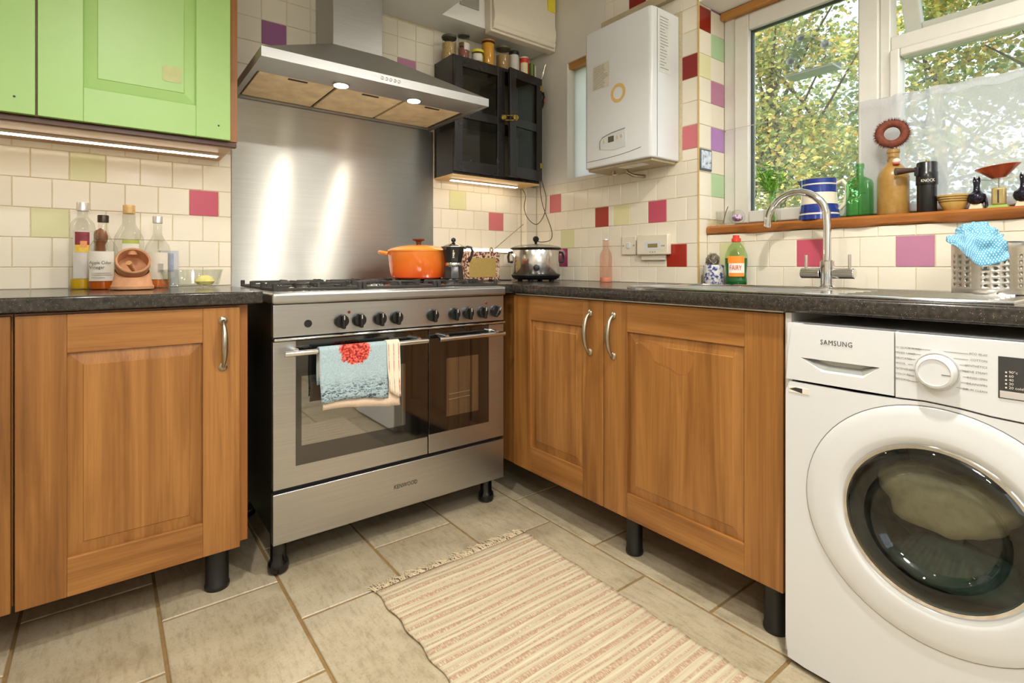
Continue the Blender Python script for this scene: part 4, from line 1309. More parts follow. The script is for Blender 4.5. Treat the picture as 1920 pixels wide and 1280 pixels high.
# things inside the black cabinet
def pot(name, c, prof, mat, label, cat, group=None, seg=28, lid=None):
    o = thing(name, c, label, cat, group)
    obj('body', MB().lathe(prof, c, seg), mat, o)
    return o
bowl_p = [(0.03, 0), (0.05, 0.012), (0.075, 0.035), (0.078, 0.04), (0.074, 0.039), (0.045, 0.014), (0.0, 0.01)]
for i, (lab) in enumerate(('lower white bowl stacked on the top shelf inside the black cabinet', 'upper white bowl stacked on the top shelf inside the black cabinet')):
    o = obj('bowl', MB().lathe(bowl_p, (-0.5, -0.095, 1.7295 + i * 0.022), 30, cap=False), WHITE)
    tag(o, lab, 'bowl', 'bowls in the black cabinet')
for x, w, h, cl, lab in ((-0.575, 0.05, 0.06, col(206, 110, 60), 'wide orange tub on the lower shelf of the black cabinet'), (-0.495, 0.035, 0.05, col(214, 130, 66), 'small orange tub right of the wide tub in the cabinet')):
    o = thing('food_tub', (x, -0.1, AZ0 + t), lab, 'tub')
    obj('tub', MB().box(x - w / 2, x + w / 2, -0.13, -0.07, AZ0 + t, AZ0 + t + h * 0.75), plain('tub_clear', col(170, 160, 140), 0.4), o, bevel=0.006)
    obj('lid', MB().box(x - w / 2 - 0.002, x + w / 2 + 0.002, -0.132, -0.068, AZ0 + t + h * 0.75, AZ0 + t + h), plain('tub_lid%d' % int(x * -1000), cl, 0.4), o, bevel=0.004)
o = pot('tin', (-0.445, -0.11, AZ0 + t), [(0.018, 0), (0.018, 0.045), (0.016, 0.047)], plain('olive_tin', col(120, 130, 70), 0.4), 'small green tin inside the black cabinet', 'tin')
o = obj('card', MB().prism([(-0.46, 1.545), (-0.442, 1.515), (-0.432, 1.47), (-0.426, 1.452), (-0.436, 1.452), (-0.45, 1.50), (-0.468, 1.52)], -0.06, -0.057, 'xz'), PAPER)
tag(o, 'pointed paper card leaning inside the black cabinet', 'card')

# ------------------------------------------------------------------ jars on top of the black cabinet
def jar(x, y, r, h, fill, fh, lidm, lidh, label, glass=True, lab=None, neck=1.0, seg=28):
    z = AZ1 + 0.0005
    o = thing('jar', (x, y, z), label, 'jar', 'jars on top of the black cabinet')
    if fill is not None:
        obj('contents', MB().lathe([(r * 0.9, 0.004), (r * 0.92, fh), (0.0, fh + 0.003)], (x, y, z), seg), fill, o)
    obj('glass' if glass else 'body', MB().lathe([(0.0, 0.0), (r * 0.9, 0.0), (r, 0.006), (r, h * 0.82), (r * neck, h * 0.92), (r * neck, h)], (x, y, z), seg, cap=False), JARGLASS if glass else fill, o)
    if lidm:
        obj('lid', MB().lathe([(r * neck * 1.05, h - 0.001), (r * neck * 1.07, h + lidh), (r * neck * 0.98, h + lidh + 0.003), (0, h + lidh + 0.003)], (x, y, z), seg, cap=False), lidm, o)
    if lab:
        n_, z0, z1, m_, c0 = lab
        mb = MB()
        aa = [c0 + R(-48) + R(96) * i / 10 for i in range(11)]
        vs = [(x + (r + 0.0006) * math.cos(a), y + (r + 0.0006) * math.sin(a), z + zz) for a in aa for zz in (z0, z1)]
        mb.add(vs, [(2 * i, 2 * i + 2, 2 * i + 3, 2 * i + 1) for i in range(10)])
        obj('label', mb, m_, o, fix=False)
    return o
OATS = plain('oat_grain', col(190, 160, 104), 0.9, var=0.35, scale=160, bumpy=0.6)
BEANS = plain('red_beans', col(150, 84, 66), 0.7, var=0.5, scale=120, bumpy=0.6)
HONEY = plain('orange_lentils', col(226, 160, 40), 0.7, var=0.12, scale=200)
SPICE = plain('brown_spice', col(170, 134, 84), 0.8, var=0.15, scale=90)
CAM_A = R(232)
jar(-0.606, -0.085, 0.036, 0.112, OATS, 0.085, plain('smoky_lid', col(84, 82, 64), 0.3), 0.008, 'wide glass jar of oats at the left end of the cabinet top')
jar(-0.545, -0.125, 0.029, 0.125, BEANS, 0.06, plain('grey_lid', col(96, 96, 84), 0.3), 0.006, 'tall glass jar half full of red beans', lab=(1, 0.05, 0.085, PAPER, R(290)))
jar(-0.505, -0.05, 0.018, 0.108, SPICE, 0.06, plain('copper_lid', col(150, 104, 48), 0.4), 0.016, 'small jar with brown lid behind the yellow lidded jar')
jar(-0.470, -0.14, 0.03, 0.054, plain('cream_curd', col(206, 196, 150), 0.6), 0.04, plain('yellow_lid', col(222, 206, 60), 0.4), 0.011, 'short jar with a yellow lid and handwritten label', lab=(1, 0.008, 0.044, PAPER, CAM_A))
jar(-0.402, -0.135, 0.033, 0.128, HONEY, 0.118, plain('amber_lid', col(172, 112, 32), 0.4), 0.006, 'tall jar of bright orange lentils')
jar(-0.375, -0.06, 0.02, 0.09, SPICE, 0.05, plain('dark_lid', col(70, 60, 46), 0.4), 0.01, 'slim jar half hidden behind the orange lentil jar', lab=(1, 0.03, 0.06, PAPER, CAM_A))
jar(-0.302, -0.13, 0.039, 0.118, SPICE, 0.082, plain('olive_lid', col(96, 90, 62), 0.35), 0.006, 'wide jar of brown powder right of the lentil jar')
jar(-0.222, -0.12, 0.026, 0.108, plain('white_grain', col(214, 208, 196), 0.7), 0.1, BLACK, 0.018, 'white jar with a black lid near the open door', glass=False)
jar(-0.155, -0.125, 0.025, 0.105, plain('red_canister', col(206, 58, 40), 0.4), 0.1, WHITE2, 0.003, 'red canister with a cream label at the right of the jars', glass=False, lab=(1, 0.012, 0.078, plain('cream_label', col(232, 218, 176), 0.5), CAM_A))
for i, (cl, w) in enumerate(((col(120, 136, 70), 0.012), (col(64, 84, 44), 0.01), (col(196, 186, 150), 0.009))):
    x = -0.124 + i * 0.0125
    o = obj('recipe_book', MB().box(x, x + w, -0.15, -0.05, AZ1 + 0.0005, AZ1 + 0.088 - i * 0.006), plain('book%d' % i, cl, 0.6, var=0.15), bevel=0.001)
    tag(o, ('olive green', 'dark green', 'pale cream')[i] + ' thin booklet standing right of the red canister', 'book', 'booklets on top of the black cabinet')
# hanging bits beside the cabinet
o = thing('whisk', (-0.045, -0.17, 1.80), 'black and red handled utensil hanging beside the black cabinet', 'utensil')
obj('handle', MB().tube([(-0.06, -0.16, 1.86), (-0.055, -0.165, 1.88), (-0.05, -0.17, 1.92), (-0.062, -0.175, 1.945)], 0.007, 8), BLACK, o)
obj('red_grip', MB().sphere((-0.048, -0.17, 1.905), 0.011, 12, 8, (0.7, 0.7, 1.4)), plain('red_plastic', col(206, 70, 44), 0.4), o)
o = thing('wall_ornament', (-0.03, -0.14, 2.02), 'small dried sprig hanging on the wall above the cabinet corner', 'ornament')
obj('sprig', MB().tube([(-0.04, -0.13, 2.03), (-0.03, -0.14, 2.06), (-0.025, -0.145, 2.10), (-0.02, -0.15, 2.115)], 0.004, 6), PEWTER, o)
obj('leaf', MB().prism([(-0.042, 2.035), (-0.03, 2.05), (-0.024, 2.08), (-0.036, 2.07)], -0.142, -0.138, 'xz'), PAPER, o)

def cable(pts, r, label, mat=None):
    # Catmull-Rom through points
    P = [Vector(p) for p in pts]
    out = []
    for i in range(len(P) - 1):
        p0, p1, p2, p3 = P[max(i - 1, 0)], P[i], P[i + 1], P[min(i + 2, len(P) - 1)]
        for k in range(8):
            s = k / 8
            out.append(0.5 * ((2 * p1) + (p2 - p0) * s + (2 * p0 - 5 * p1 + 4 * p2 - p3) * s * s + (3 * p1 - p0 - 3 * p2 + p3) * s ** 3))
    out.append(P[-1])
    o = obj('cable', MB().tube(out, r, 6), mat or plain('brown_flex', col(74, 62, 44), 0.5))
    return tag(o, label, 'cable', 'flexes by the corner')
cable([(-0.06, -0.13, 1.86), (-0.055, -0.13, 1.66), (-0.045, -0.12, 1.54), (-0.012, -0.125, 1.43), (-0.008, -0.14, 1.37), (-0.012, -0.13, 1.28), (-0.05, -0.11, 1.222), (-0.095, -0.09, 1.25), (-0.118, -0.08, 1.31), (-0.1, -0.07, 1.38), (-0.12, -0.068, 1.418)], 0.0022, 'thin flex looping from the black cabinet down across the corner')
cable([(-0.055, -0.14, 1.55), (-0.04, -0.13, 1.40), (-0.03, -0.14, 1.32), (-0.012, -0.17, 1.23), (-0.008, -0.19, 1.17), (-0.03, -0.2, 1.13), (-0.09, -0.2, 1.118), (-0.15, -0.22, 1.122)], 0.0022, 'thin flex hanging down towards the slow cooker lid')

# ================================================================== THINGS ON THE HOB AND WORKTOPS
def arc_label(c, r, z0, z1, ang, span, mat, parent, name='label', off=0.0007, sx=1.0, sy=1.0, n=12):
    mb = MB()
    aa = [ang - span / 2 + span * i / n for i in range(n + 1)]
    vs = [(c[0] + (r + off) * math.cos(a) * sx, c[1] + (r + off) * math.sin(a) * sy, c[2] + z) for a in aa for z in (z0, z1)]
    mb.add(vs, [(2 * i, 2 * i + 2, 2 * i + 3, 2 * i + 1) for i in range(n)])
    return obj(name, mb, mat, parent, fix=False)

ORANGE = None
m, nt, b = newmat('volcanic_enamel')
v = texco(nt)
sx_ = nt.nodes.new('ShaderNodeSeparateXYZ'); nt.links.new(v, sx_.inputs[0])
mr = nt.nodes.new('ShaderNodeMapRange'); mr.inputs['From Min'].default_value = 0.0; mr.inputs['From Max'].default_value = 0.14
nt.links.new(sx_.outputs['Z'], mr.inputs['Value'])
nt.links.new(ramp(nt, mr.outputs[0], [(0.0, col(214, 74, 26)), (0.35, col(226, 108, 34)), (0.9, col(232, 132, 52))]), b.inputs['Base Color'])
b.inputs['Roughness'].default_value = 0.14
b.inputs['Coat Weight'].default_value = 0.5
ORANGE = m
cs = thing('casserole_pot', (-0.872, -0.27, 0.9325), 'orange enamelled cast iron casserole with lid on the hob', 'pot')
cc = (-0.872, -0.27, 0.9325)
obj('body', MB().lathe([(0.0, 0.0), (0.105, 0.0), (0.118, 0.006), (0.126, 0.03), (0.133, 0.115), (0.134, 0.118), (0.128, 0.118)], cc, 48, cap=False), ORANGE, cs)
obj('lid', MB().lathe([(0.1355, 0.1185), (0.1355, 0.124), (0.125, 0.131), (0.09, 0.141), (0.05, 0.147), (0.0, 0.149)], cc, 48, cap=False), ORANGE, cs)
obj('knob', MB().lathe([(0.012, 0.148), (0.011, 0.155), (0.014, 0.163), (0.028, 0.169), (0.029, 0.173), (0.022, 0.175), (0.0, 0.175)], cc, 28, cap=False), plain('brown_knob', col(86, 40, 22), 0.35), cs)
for s in (-1, 1):
    ux, uy = -s * 0.97 * -1, s * 0.24 * -1
    ux, uy = s * 0.86, -s * 0.51
    px, py = -uy, ux
    pts = []
    for i in range(9):
        a = math.pi * i / 8
        u = 0.128 + 0.042 * math.sin(a)
        w = 0.05 * math.cos(a)
        pts.append((cc[0] + ux * u + px * w, cc[1] + uy * u + py * w, cc[2] + 0.108 + 0.008 * math.sin(a)))
    obj('side_handle', MB().tube(pts, 0.0085, 10), ORANGE, cs)

mk = thing('moka_pot', (-0.79, -0.43, 0.9325), 'black and silver stovetop moka coffee pot on the hob', 'coffee pot')
mc = (-0.79, -0.43, 0.9325)
MBK = plain('moka_black', col(34, 32, 30), 0.28, var=0.08)
obj('boiler', MB().lathe([(0.0, 0), (0.043, 0), (0.045, 0.003), (0.0385, 0.052), (0.035, 0.056)], mc, 8, cap=False), MBK, mk, bevel=0.001)
obj('collar', MB().lathe([(0.035, 0.056), (0.0355, 0.058), (0.0355, 0.067), (0.034, 0.069)], mc, 32, cap=False), STEEL_P, mk)
up = obj('jug', MB().lathe([(0.034, 0.069), (0.036, 0.072), (0.047, 0.132), (0.0475, 0.136), (0.045, 0.136)], mc, 8, cap=False), MBK, mk, bevel=0.001)
obj('lid', MB().lathe([(0.0485, 0.136), (0.0485, 0.139), (0.03, 0.148), (0.008, 0.155), (0.0, 0.155)], mc, 8, cap=False), STEEL_P, mk)
obj('lid_knob', MB().sphere((mc[0], mc[1], mc[2] + 0.166), 0.0105, 14, 10).cyl((mc[0], mc[1], mc[2] + 0.153), 0.004, 0.008), BLACK, mk)
obj('spout', MB().add([(mc[0] - 0.036, mc[1] - 0.002, mc[2] + 0.115), (mc[0] - 0.04, mc[1] + 0.016, mc[2] + 0.136), (mc[0] - 0.046, mc[1] - 0.02, mc[2] + 0.136), (mc[0] - 0.062, mc[1] + 0.002, mc[2] + 0.137)], [(0, 2, 3), (0, 3, 1), (1, 3, 2), (0, 1, 2)]), MBK, mk)
ux, uy = 0.83, -0.55
obj('handle', MB().tube([(mc[0] + ux * a, mc[1] + uy * a, mc[2] + z) for a, z in ((0.045, 0.13), (0.06, 0.137), (0.075, 0.134), (0.082, 0.12), (0.078, 0.1), (0.07, 0.082), (0.066, 0.072))], 0.006, 10), BLACK, mk)
ca = math.atan2(-2.372 + 0.43, -1.968 + 0.79)
em = Vector((math.cos(ca), math.sin(ca), 0))
er = Vector((-em.y, em.x, 0))
o0 = Vector(mc) + em * 0.0435
def emb(a, z): return tuple(o0 + er * a + Vector((0, 0, z)) + em * (z - 0.1) * 0.18)
mb = MB()
for a, z, w, h in ((0, 0.118, 0.004, 0.008), (0.001, 0.108, 0.008, 0.009), (0, 0.099, 0.006, 0.007), (0, 0.091, 0.008, 0.004)):
    mb.add([emb(a - w / 2, z - h / 2), emb(a + w / 2, z - h / 2), emb(a + w / 2, z + h / 2), emb(a - w / 2, z + h / 2)], [(0, 1, 2, 3)])
obj('emblem', mb, WHITE2, mk, smooth=False)

# radio with floral cloth
m, nt, b = newmat('floral_cloth')
v = texco(nt)
n1 = ramp(nt, noise(nt, v, 85, 3), [(0.47, col(104, 34, 38)), (0.52, col(216, 190, 160))])
nt.links.new(n1, b.inputs['Base Color']); b.inputs['Roughness'].default_value = 0.7
FLORAL = m
rd = thing('radio', (-0.44, -0.115, 0.91), 'floral covered portable radio with a gold front near the corner', 'radio')
obj('case', MB().box(-0.545, -0.345, -0.16, -0.075, 0.914, 1.062), FLORAL, rd, bevel=0.006)
obj('speaker_front', MB().box(-0.535, -0.372, -0.1625, -0.159, 0.93, 1.028), plain('gold_grille', col(178, 150, 84), 0.5, var=0.1, scale=200), rd, bevel=0.001)
obj('feet', MB().box(-0.535, -0.525, -0.15, -0.085, 0.91, 0.915).box(-0.365, -0.355, -0.15, -0.085, 0.91, 0.915), BLACK, rd)
obj('tuning_knob', MB().lathe([(0.012, 0), (0.012, 0.014), (0.009, 0.018), (0.004, 0.024), (0.0, 0.024)], (-0.372, -0.12, 1.0615), 18, cap=False), PEWTER, rd)
obj('aerial', MB().tube([(-0.352, -0.085, 1.06), (-0.11, -0.062, 1.222)], 0.0022, 8), PEWTER, rd)
sl = thing('strip_light', (-0.31, -0.012, 1.06), 'glowing bar added for the glare low on the tiles behind the radio', 'light')  # glare on the tiles, modelled as an added glowing bar
obj('housing', MB().box(-0.56, -0.12, -0.012, -0.0005, 1.062, 1.084), WHITE2, sl, smooth=False)
obj('diffuser', MB().box(-0.555, -0.125, -0.016, -0.0115, 1.065, 1.081), LED, sl, bevel=0.002)

# slow cooker
sc = thing('slow_cooker', (-0.185, -0.26, 0.91), 'oval polished steel slow cooker with glass lid in the corner', 'slow cooker')
s0 = (-0.185, -0.26, 0.91)
obj('base', MB().lathe([(0.0, 0.008), (0.108, 0.008), (0.122, 0.016), (0.128, 0.03), (0.126, 0.034), (0.121, 0.0345)], s0, 48, cap=False), BLACK, sc)
for a in (0.6, 2.2, 3.7, 5.3):
    obj('foot', MB().cyl((s0[0] + 0.085 * math.cos(a), s0[1] + 0.085 * math.sin(a), s0[2] + 0.0005), 0.014, 0.009), BLACK, sc)
obj('body', MB().lathe([(0.122, 0.035), (0.124, 0.038), (0.124, 0.158), (0.121, 0.163), (0.118, 0.163)], s0, 56, cap=False), steel('cooker_shell', (0.74, 0.73, 0.71, 1), 0.17, streak=(60, 60, 1)), sc)
obj('crock_rim', MB().lathe([(0.118, 0.16), (0.131, 0.164), (0.134, 0.168), (0.131, 0.172), (0.118, 0.172)], s0, 56, cap=False), BLACK, sc)
obj('lid', MB().lathe([(0.13, 0.1725), (0.122, 0.178), (0.09, 0.186), (0.04, 0.192), (0.0, 0.193)], s0, 48, cap=False), JARGLASS, sc)
obj('lid_knob', MB().lathe([(0.006, 0.192), (0.007, 0.2), (0.016, 0.212), (0.017, 0.222), (0.01, 0.232), (0.0, 0.234)], s0, 20, cap=False), BLACK, sc)
a = math.atan2(-2.372 + 0.26, -1.968 + 0.185) + 0.03
dv = Vector((math.cos(a), math.sin(a), 0))
dq = dv.to_track_quat('Z', 'Y')
def TK(x, y, z): return tuple(Vector((s0[0], s0[1], s0[2] + 0.068)) + dv * 0.1235 + dq @ Vector((x, y, z)))
obj('dial', MB(TK).lathe([(0.017, 0), (0.016, 0.01), (0.012, 0.012), (0, 0.012)], (0, 0, 0), 22, cap=False), BLACK, sc)
pr = Vector((0.793, -0.61, 0))
for s in (1, -1):
    p0 = Vector(s0) + pr * (s * 0.122)
    obj('side_handle', MB().tube([tuple(p0 + pr * (s * a_) + Vector((0, 0, z_))) for a_, z_ in ((0, 0.15), (0.018, 0.148), (0.022, 0.125), (0.019, 0.1), (0.0, 0.098))], 0.007, 8), BLACK, sc)
cable([(-0.34, -0.05, 1.04), (-0.335, -0.06, 0.98), (-0.345, -0.09, 0.93), (-0.32, -0.13, 0.914), (-0.27, -0.16, 0.913)], 0.0028, 'dark flex dropping from the wall between radio and slow cooker', BLACK)
cable([(-0.345, -0.1, 0.935), (-0.33, -0.12, 0.918), (-0.31, -0.14, 0.913), (-0.26, -0.11, 0.913)], 0.0028, 'dark flex crossing on the worktop beside the radio', BLACK)

def bottle(name, c, prof, glass, label, cat='bottle', liquid=None, lh=0, lr=0.92, cap=None, seg=32, sx=1.0, sy=1.0, group=None):
    o = thing(name, c, label, cat, group)
    obj('glass', MB().lathe(prof, c, seg, sx=sx, sy=sy, cap=False), glass, o)
    if liquid:
        ins = [(max(0, r * lr), h + 0.002) for r, h in prof if h < lh - 0.002]
        last = ins[-1][0]
        obj('liquid', MB().lathe([(0, 0.003)] + ins + [(last, lh), (0, lh)], c, seg, sx=sx, sy=sy, cap=False), liquid, o)
    if cap:
        r, z0, z1, mt = cap
        obj('cap', MB().lathe([(r, z0), (r, z1 - 0.002), (r * 0.92, z1), (0, z1)], c, 20, cap=False), mt, o)
    return o
OIL = plain('golden_oil', col(226, 178, 20), 0.1, var=0.05)
CIDER = plain('amber_vinegar', col(206, 96, 20), 0.1, var=0.1)
ORLIQ = plain('orange_vinegar', col(222, 120, 50), 0.1, var=0.05)
WHITEMETAL = plain('white_metal_cap', col(214, 210, 204), 0.3, metal=0.5)
DOWN = R(270)
Z = 0.9105
c = (-2.032, -0.085, Z)
o = bottle('oil_bottle', c, [(0, 0), (0.033, 0), (0.035, 0.004), (0.035, 0.2), (0.031, 0.222), (0.016, 0.24), (0.0135, 0.25), (0.0135, 0.268)], JARGLASS, 'tallest clear oil bottle with a fruit picture label on the left worktop', liquid=OIL, lh=0.034, cap=(0.0165, 0.262, 0.291, WHITEMETAL))
arc_label(c, 0.035, 0.036, 0.195, DOWN + 0.12, 1.7, plain('pale_label', col(206, 200, 192), 0.5), o)
l = arc_label(c, 0.035, 0.125, 0.19, DOWN + 0.0, 1.1, plain('plum_print', col(136, 44, 56), 0.5, var=0.3, scale=60), o, 'label_print', 0.0012)
arc_label(c, 0.035, 0.123, 0.147, DOWN, 1.1, plain('yellow_print', col(226, 190, 70), 0.5, var=0.2, scale=60), o, 'label_print', 0.0015)
arc_label(c, 0.035, 0.138, 0.160, DOWN + 0.1, 0.5, plain('peach_print', col(226, 150, 90), 0.5, var=0.2), o, 'label_print', 0.0018)
c = (-1.977, -0.15, Z)
o = bottle('vinegar_bottle', c, [(0, 0), (0.04, 0), (0.042, 0.004), (0.042, 0.115), (0.038, 0.14), (0.02, 0.172), (0.0135, 0.19), (0.0125, 0.23)], JARGLASS, 'apple cider vinegar bottle with white label and black cap', liquid=CIDER, lh=0.065, cap=(0.0155, 0.222, 0.246, plain('black_gold_cap', col(60, 46, 30), 0.3, metal=0.3)))
lm = arc_label(c, 0.042, 0.028, 0.125, DOWN - 0.15, 1.75, PAPER, o)
for s, zz, w in (('Apple Cider', 0.083, 0.058), ('Vinegar', 0.068, 0.04)):
    text(s, 0.015, (c[0] - 0.036, c[1] - 0.0432, c[2] + zz), (1, 0, 0), (0, 0, 1), INK, o, width=w)
for i, (zz, w) in enumerate(((0.053, 0.05), (0.047, 0.055), (0.038, 0.035))):
    obj('label_line', MB().box(c[0] - 0.03, c[0] - 0.03 + w, c[1] - 0.0436, c[1] - 0.0432, c[2] + zz, c[2] + zz + 0.0012), GREYINK, o, smooth=False)
c = (-1.905, -0.065, Z)
o = bottle('stoppered_bottle', c, [(0, 0), (0.042, 0), (0.045, 0.006), (0.045, 0.15), (0.042, 0.18), (0.03, 0.205), (0.02, 0.225), (0.019, 0.24), (0.02, 0.255), (0.017, 0.262)], JARGLASS, 'clear round shouldered bottle with a wooden stopper', cap=(0.018, 0.262, 0.292, wood('cork_wood', [(0.2, col(190, 150, 90)), (0.8, col(214, 178, 116))], 'x')))
arc_label(c, 0.045, 0.07, 0.165, DOWN + 0.1, 1.1, PAPER, o)
arc_label(c, 0.045, 0.155, 0.167, DOWN + 0.1, 1.12, plain('green_print', col(170, 180, 80), 0.5), o, 'label_print', 0.0012)
c = (-1.823, -0.1, Z)
o = bottle('vinegar_bottle', c, [(0, 0), (0.037, 0), (0.039, 0.004), (0.039, 0.13), (0.035, 0.15), (0.02, 0.175), (0.0135, 0.19), (0.0125, 0.235)], JARGLASS, 'clear bottle with orange liquid and silver cap beside the glass dish', liquid=ORLIQ, lh=0.03, cap=(0.0155, 0.23, 0.255, WHITEMETAL))
arc_label(c, 0.039, 0.03, 0.125, DOWN, 1.6, plain('thin_label', col(222, 212, 194), 0.5), o)
obj('label_mark', MB().box(c[0] - 0.002, c[0] + 0.014, c[1] - 0.0412, c[1] - 0.0408, c[2] + 0.055, c[2] + 0.085), plain('pale_grey_print', col(170, 164, 154), 0.5), o, smooth=False)
c = (-1.985, -0.045, Z)
o = thing('pepper_mill', c, 'brown pepper mill half hidden behind the vinegar bottles', 'mill')
obj('body', MB().lathe([(0.0, 0), (0.022, 0), (0.022, 0.03), (0.014, 0.07), (0.017, 0.11), (0.013, 0.15), (0.02, 0.165)], c, 24, cap=False), wood('mill_wood', [(0.2, col(120, 66, 34)), (0.8, col(176, 110, 66))], 'z'), o)
obj('head', MB().lathe([(0.02, 0.167), (0.022, 0.18), (0.016, 0.198), (0.006, 0.205), (0.0, 0.21)], c, 24, cap=False), MATS['mill_wood'], o)
o = obj('food_carton', MB().box(-1.812, -1.755, -0.05, -0.012, Z, 1.045), plain('pale_carton', col(196, 196, 198), 0.6), bevel=0.001)
tag(o, 'small pale carton standing against the tiles behind the bottles', 'carton')
obj('carton_print', MB().box(-1.808, -1.77, -0.0506, -0.05, 0.965, 1.035), plain('blue_print', col(150, 158, 184), 0.6, var=0.2, scale=80), o, smooth=False)

# salt pig
TERRA = plain('terracotta', col(200, 146, 106), 0.75, var=0.1, scale=40)
c = Vector((-1.901, -0.255, Z))
sg = thing('salt_pig', tuple(c), 'terracotta salt pig with open mouth and wooden spoon', 'salt pig')
mb = MB()
n = 28
nm = Vector((0.03, -0.86, 0.5)).normalized()
mc_ = c + Vector((0, -0.022, 0.086))
q = nm.to_track_quat('Z', 'Y')
rings = []
for r, z in ((0.05, 0.0), (0.058, 0.003), (0.059, 0.012), (0.055, 0.016), (0.05, 0.04)):
    rings.append([tuple(c + Vector((r * math.cos(2 * math.pi * i / n), r * math.sin(2 * math.pi * i / n), z))) for i in range(n)])
rings.append([tuple(c + Vector((0.046 * math.cos(2 * math.pi * i / n), 0.004 + 0.036 * math.sin(2 * math.pi * i / n), 0.062 + 0.022 * math.sin(2 * math.pi * i / n)))) for i in range(n)])
vs = [p for r in rings for p in r]
fs = [(k * n + i, k * n + (i + 1) % n, (k + 1) * n + (i + 1) % n, (k + 1) * n + i) for k in range(len(rings) - 1) for i in range(n)]
fs.append(list(range(n))[::-1])
mb.add(vs, fs)
obj('body', mb, TERRA, sg)
def TS(x, y, z): return tuple(mc_ + q @ Vector((x, y, z)))
obj('hood', MB(TS).lathe([(0.0, -0.055), (0.03, -0.05), (0.044, -0.03), (0.0475, 0.0), (0.0475, 0.018), (0.045, 0.021), (0.041, 0.018), (0.04, -0.03), (0.025, -0.044), (0.0, -0.047)], (0, 0, 0), 30, cap=False), TERRA, sg)
obj('finial', MB().lathe([(0.014, 0.118), (0.012, 0.13), (0.015, 0.136), (0.0, 0.14)], tuple(c + Vector((0, 0.0, -0.004))), 16, cap=False), TERRA, sg)
sp_ = thing('salt_spoon', tuple(c + Vector((-0.01, -0.03, 0.05))), 'little wooden spoon sticking out of the salt pig', 'spoon')
obj('spoon', MB().tube([tuple(mc_ + Vector((0.004, 0.01, -0.028))), tuple(mc_ + Vector((-0.006, -0.025, -0.012))), tuple(mc_ + Vector((-0.012, -0.045, 0.001)))], 0.006, 10, rs=[0.005, 0.006, 0.008]), wood('spoon_wood', [(0.2, col(196, 140, 88)), (0.8, col(222, 172, 116))], 'x'), sp_)

# glass dish
c = (-1.725, -0.17, Z)
gd = thing('glass_dish', c, 'oval clear glass dish on the left worktop', 'dish')
obj('dish', MB().lathe([(0.0, 0.0), (0.07, 0.0), (0.086, 0.012), (0.094, 0.045), (0.098, 0.06), (0.1, 0.064), (0.096, 0.063), (0.09, 0.045), (0.08, 0.012), (0.0, 0.006)], c, 40, sx=1.0, sy=0.62, cap=False), JARGLASS, gd)
lm_ = obj('lemon_piece', MB().lathe([(0.0, 0.0), (0.02, 0.002), (0.03, 0.014), (0.02, 0.03), (0.008, 0.036), (0.0, 0.036)], (c[0] + 0.04, c[1] - 0.005, Z + 0.0075), 20, sx=1.1, sy=0.7, cap=False), plain('lemon_flesh', col(238, 226, 140), 0.5, var=0.1, scale=60))
tag(lm_, 'pale yellow lemon half inside the glass dish', 'lemon')

# right worktop small things
c = (-0.065, -0.64, Z)
o = bottle('glass_bottle', c, [(0, 0), (0.028, 0), (0.029, 0.003), (0.029, 0.125), (0.025, 0.14), (0.016, 0.155), (0.0135, 0.165), (0.0135, 0.2)], thin_glass('pink_glass', (0.97, 0.82, 0.76, 1), 1.0), 'pale pink glass bottle beside the wall switch', liquid=plain('peach_liquid', col(236, 170, 146), 0.15), lh=0.022, cap=(0.0155, 0.2, 0.206, WHITEMETAL))
m, nt, b = newmat('willow_print')
v = texco(nt)
nt.links.new(ramp(nt, noise(nt, v, 70, 4), [(0.42, col(72, 80, 138)), (0.5, col(206, 204, 208)), (0.58, col(226, 222, 214))]), b.inputs['Base Color']); b.inputs['Roughness'].default_value = 0.2
c = (0.0, -1.168, Z)
o = thing('sponge_pot', c, 'blue and white patterned pot beside the washing up liquid', 'pot')
obj('pot', MB().lathe([(0.0, 0.0), (0.037, 0.0), (0.039, 0.003), (0.04, 0.08), (0.038, 0.082), (0.036, 0.08), (0.035, 0.01), (0.0, 0.008)], c, 32, cap=False), m, o)
sp_ = thing('scourer', (0.0, -1.168, Z + 0.01), 'wire wool scourer stuffed into the patterned pot', 'scourer')
mb = MB()
rnd = random.Random(9)
for k in range(70):
    p = Vector((0.0, -1.164, Z + 0.096))
    ax = Vector((rnd.gauss(0, 1), rnd.gauss(0, 1), rnd.gauss(0, 1))).normalized()
    u_ = ax.orthogonal().normalized()
    w_ = ax.cross(u_)
    rr_ = rnd.uniform(0.018, 0.03)
    pts = []
    for i in range(13):
        t_ = i / 12 * 5.2
        d_ = u_ * math.cos(t_) + w_ * math.sin(t_)
        pts.append((p.x + d_.x * rr_ * 0.9, p.y + d_.y * rr_ + 0.25 * (0.02 - d_.z * rr_) * 0.3, p.z + d_.z * rr_ * 1.25 + rnd.uniform(-.002, .002)))
    mb.tube(pts, 0.0009, 4)
so = obj('wire', mb, plain('scourer_wire', col(150, 142, 128), 0.4, metal=0.5, var=0.3), sp_)
so['kind'] = 'stuff'
c = (0.005, -1.262, Z)
GL = thin_glass('green_liquid_bottle', (0.8, 0.92, 0.7, 1), 1.0)
o = bottle('washing_up_liquid', c, [(0, 0), (0.036, 0), (0.041, 0.006), (0.04, 0.02), (0.038, 0.04), (0.042, 0.09), (0.041, 0.12), (0.03, 0.15), (0.016, 0.168), (0.015, 0.175)], GL, 'green washing up liquid bottle with red cap', liquid=plain('green_soap', col(16, 96, 58), 0.1, var=0.1), lh=0.108, lr=0.95, sx=0.62, sy=1.0)
obj('cap', MB().lathe([(0.0175, 0.172), (0.0175, 0.185), (0.012, 0.188), (0.012, 0.198), (0.0, 0.199)], c, 20, cap=False), plain('red_cap', col(214, 62, 44), 0.35), o)
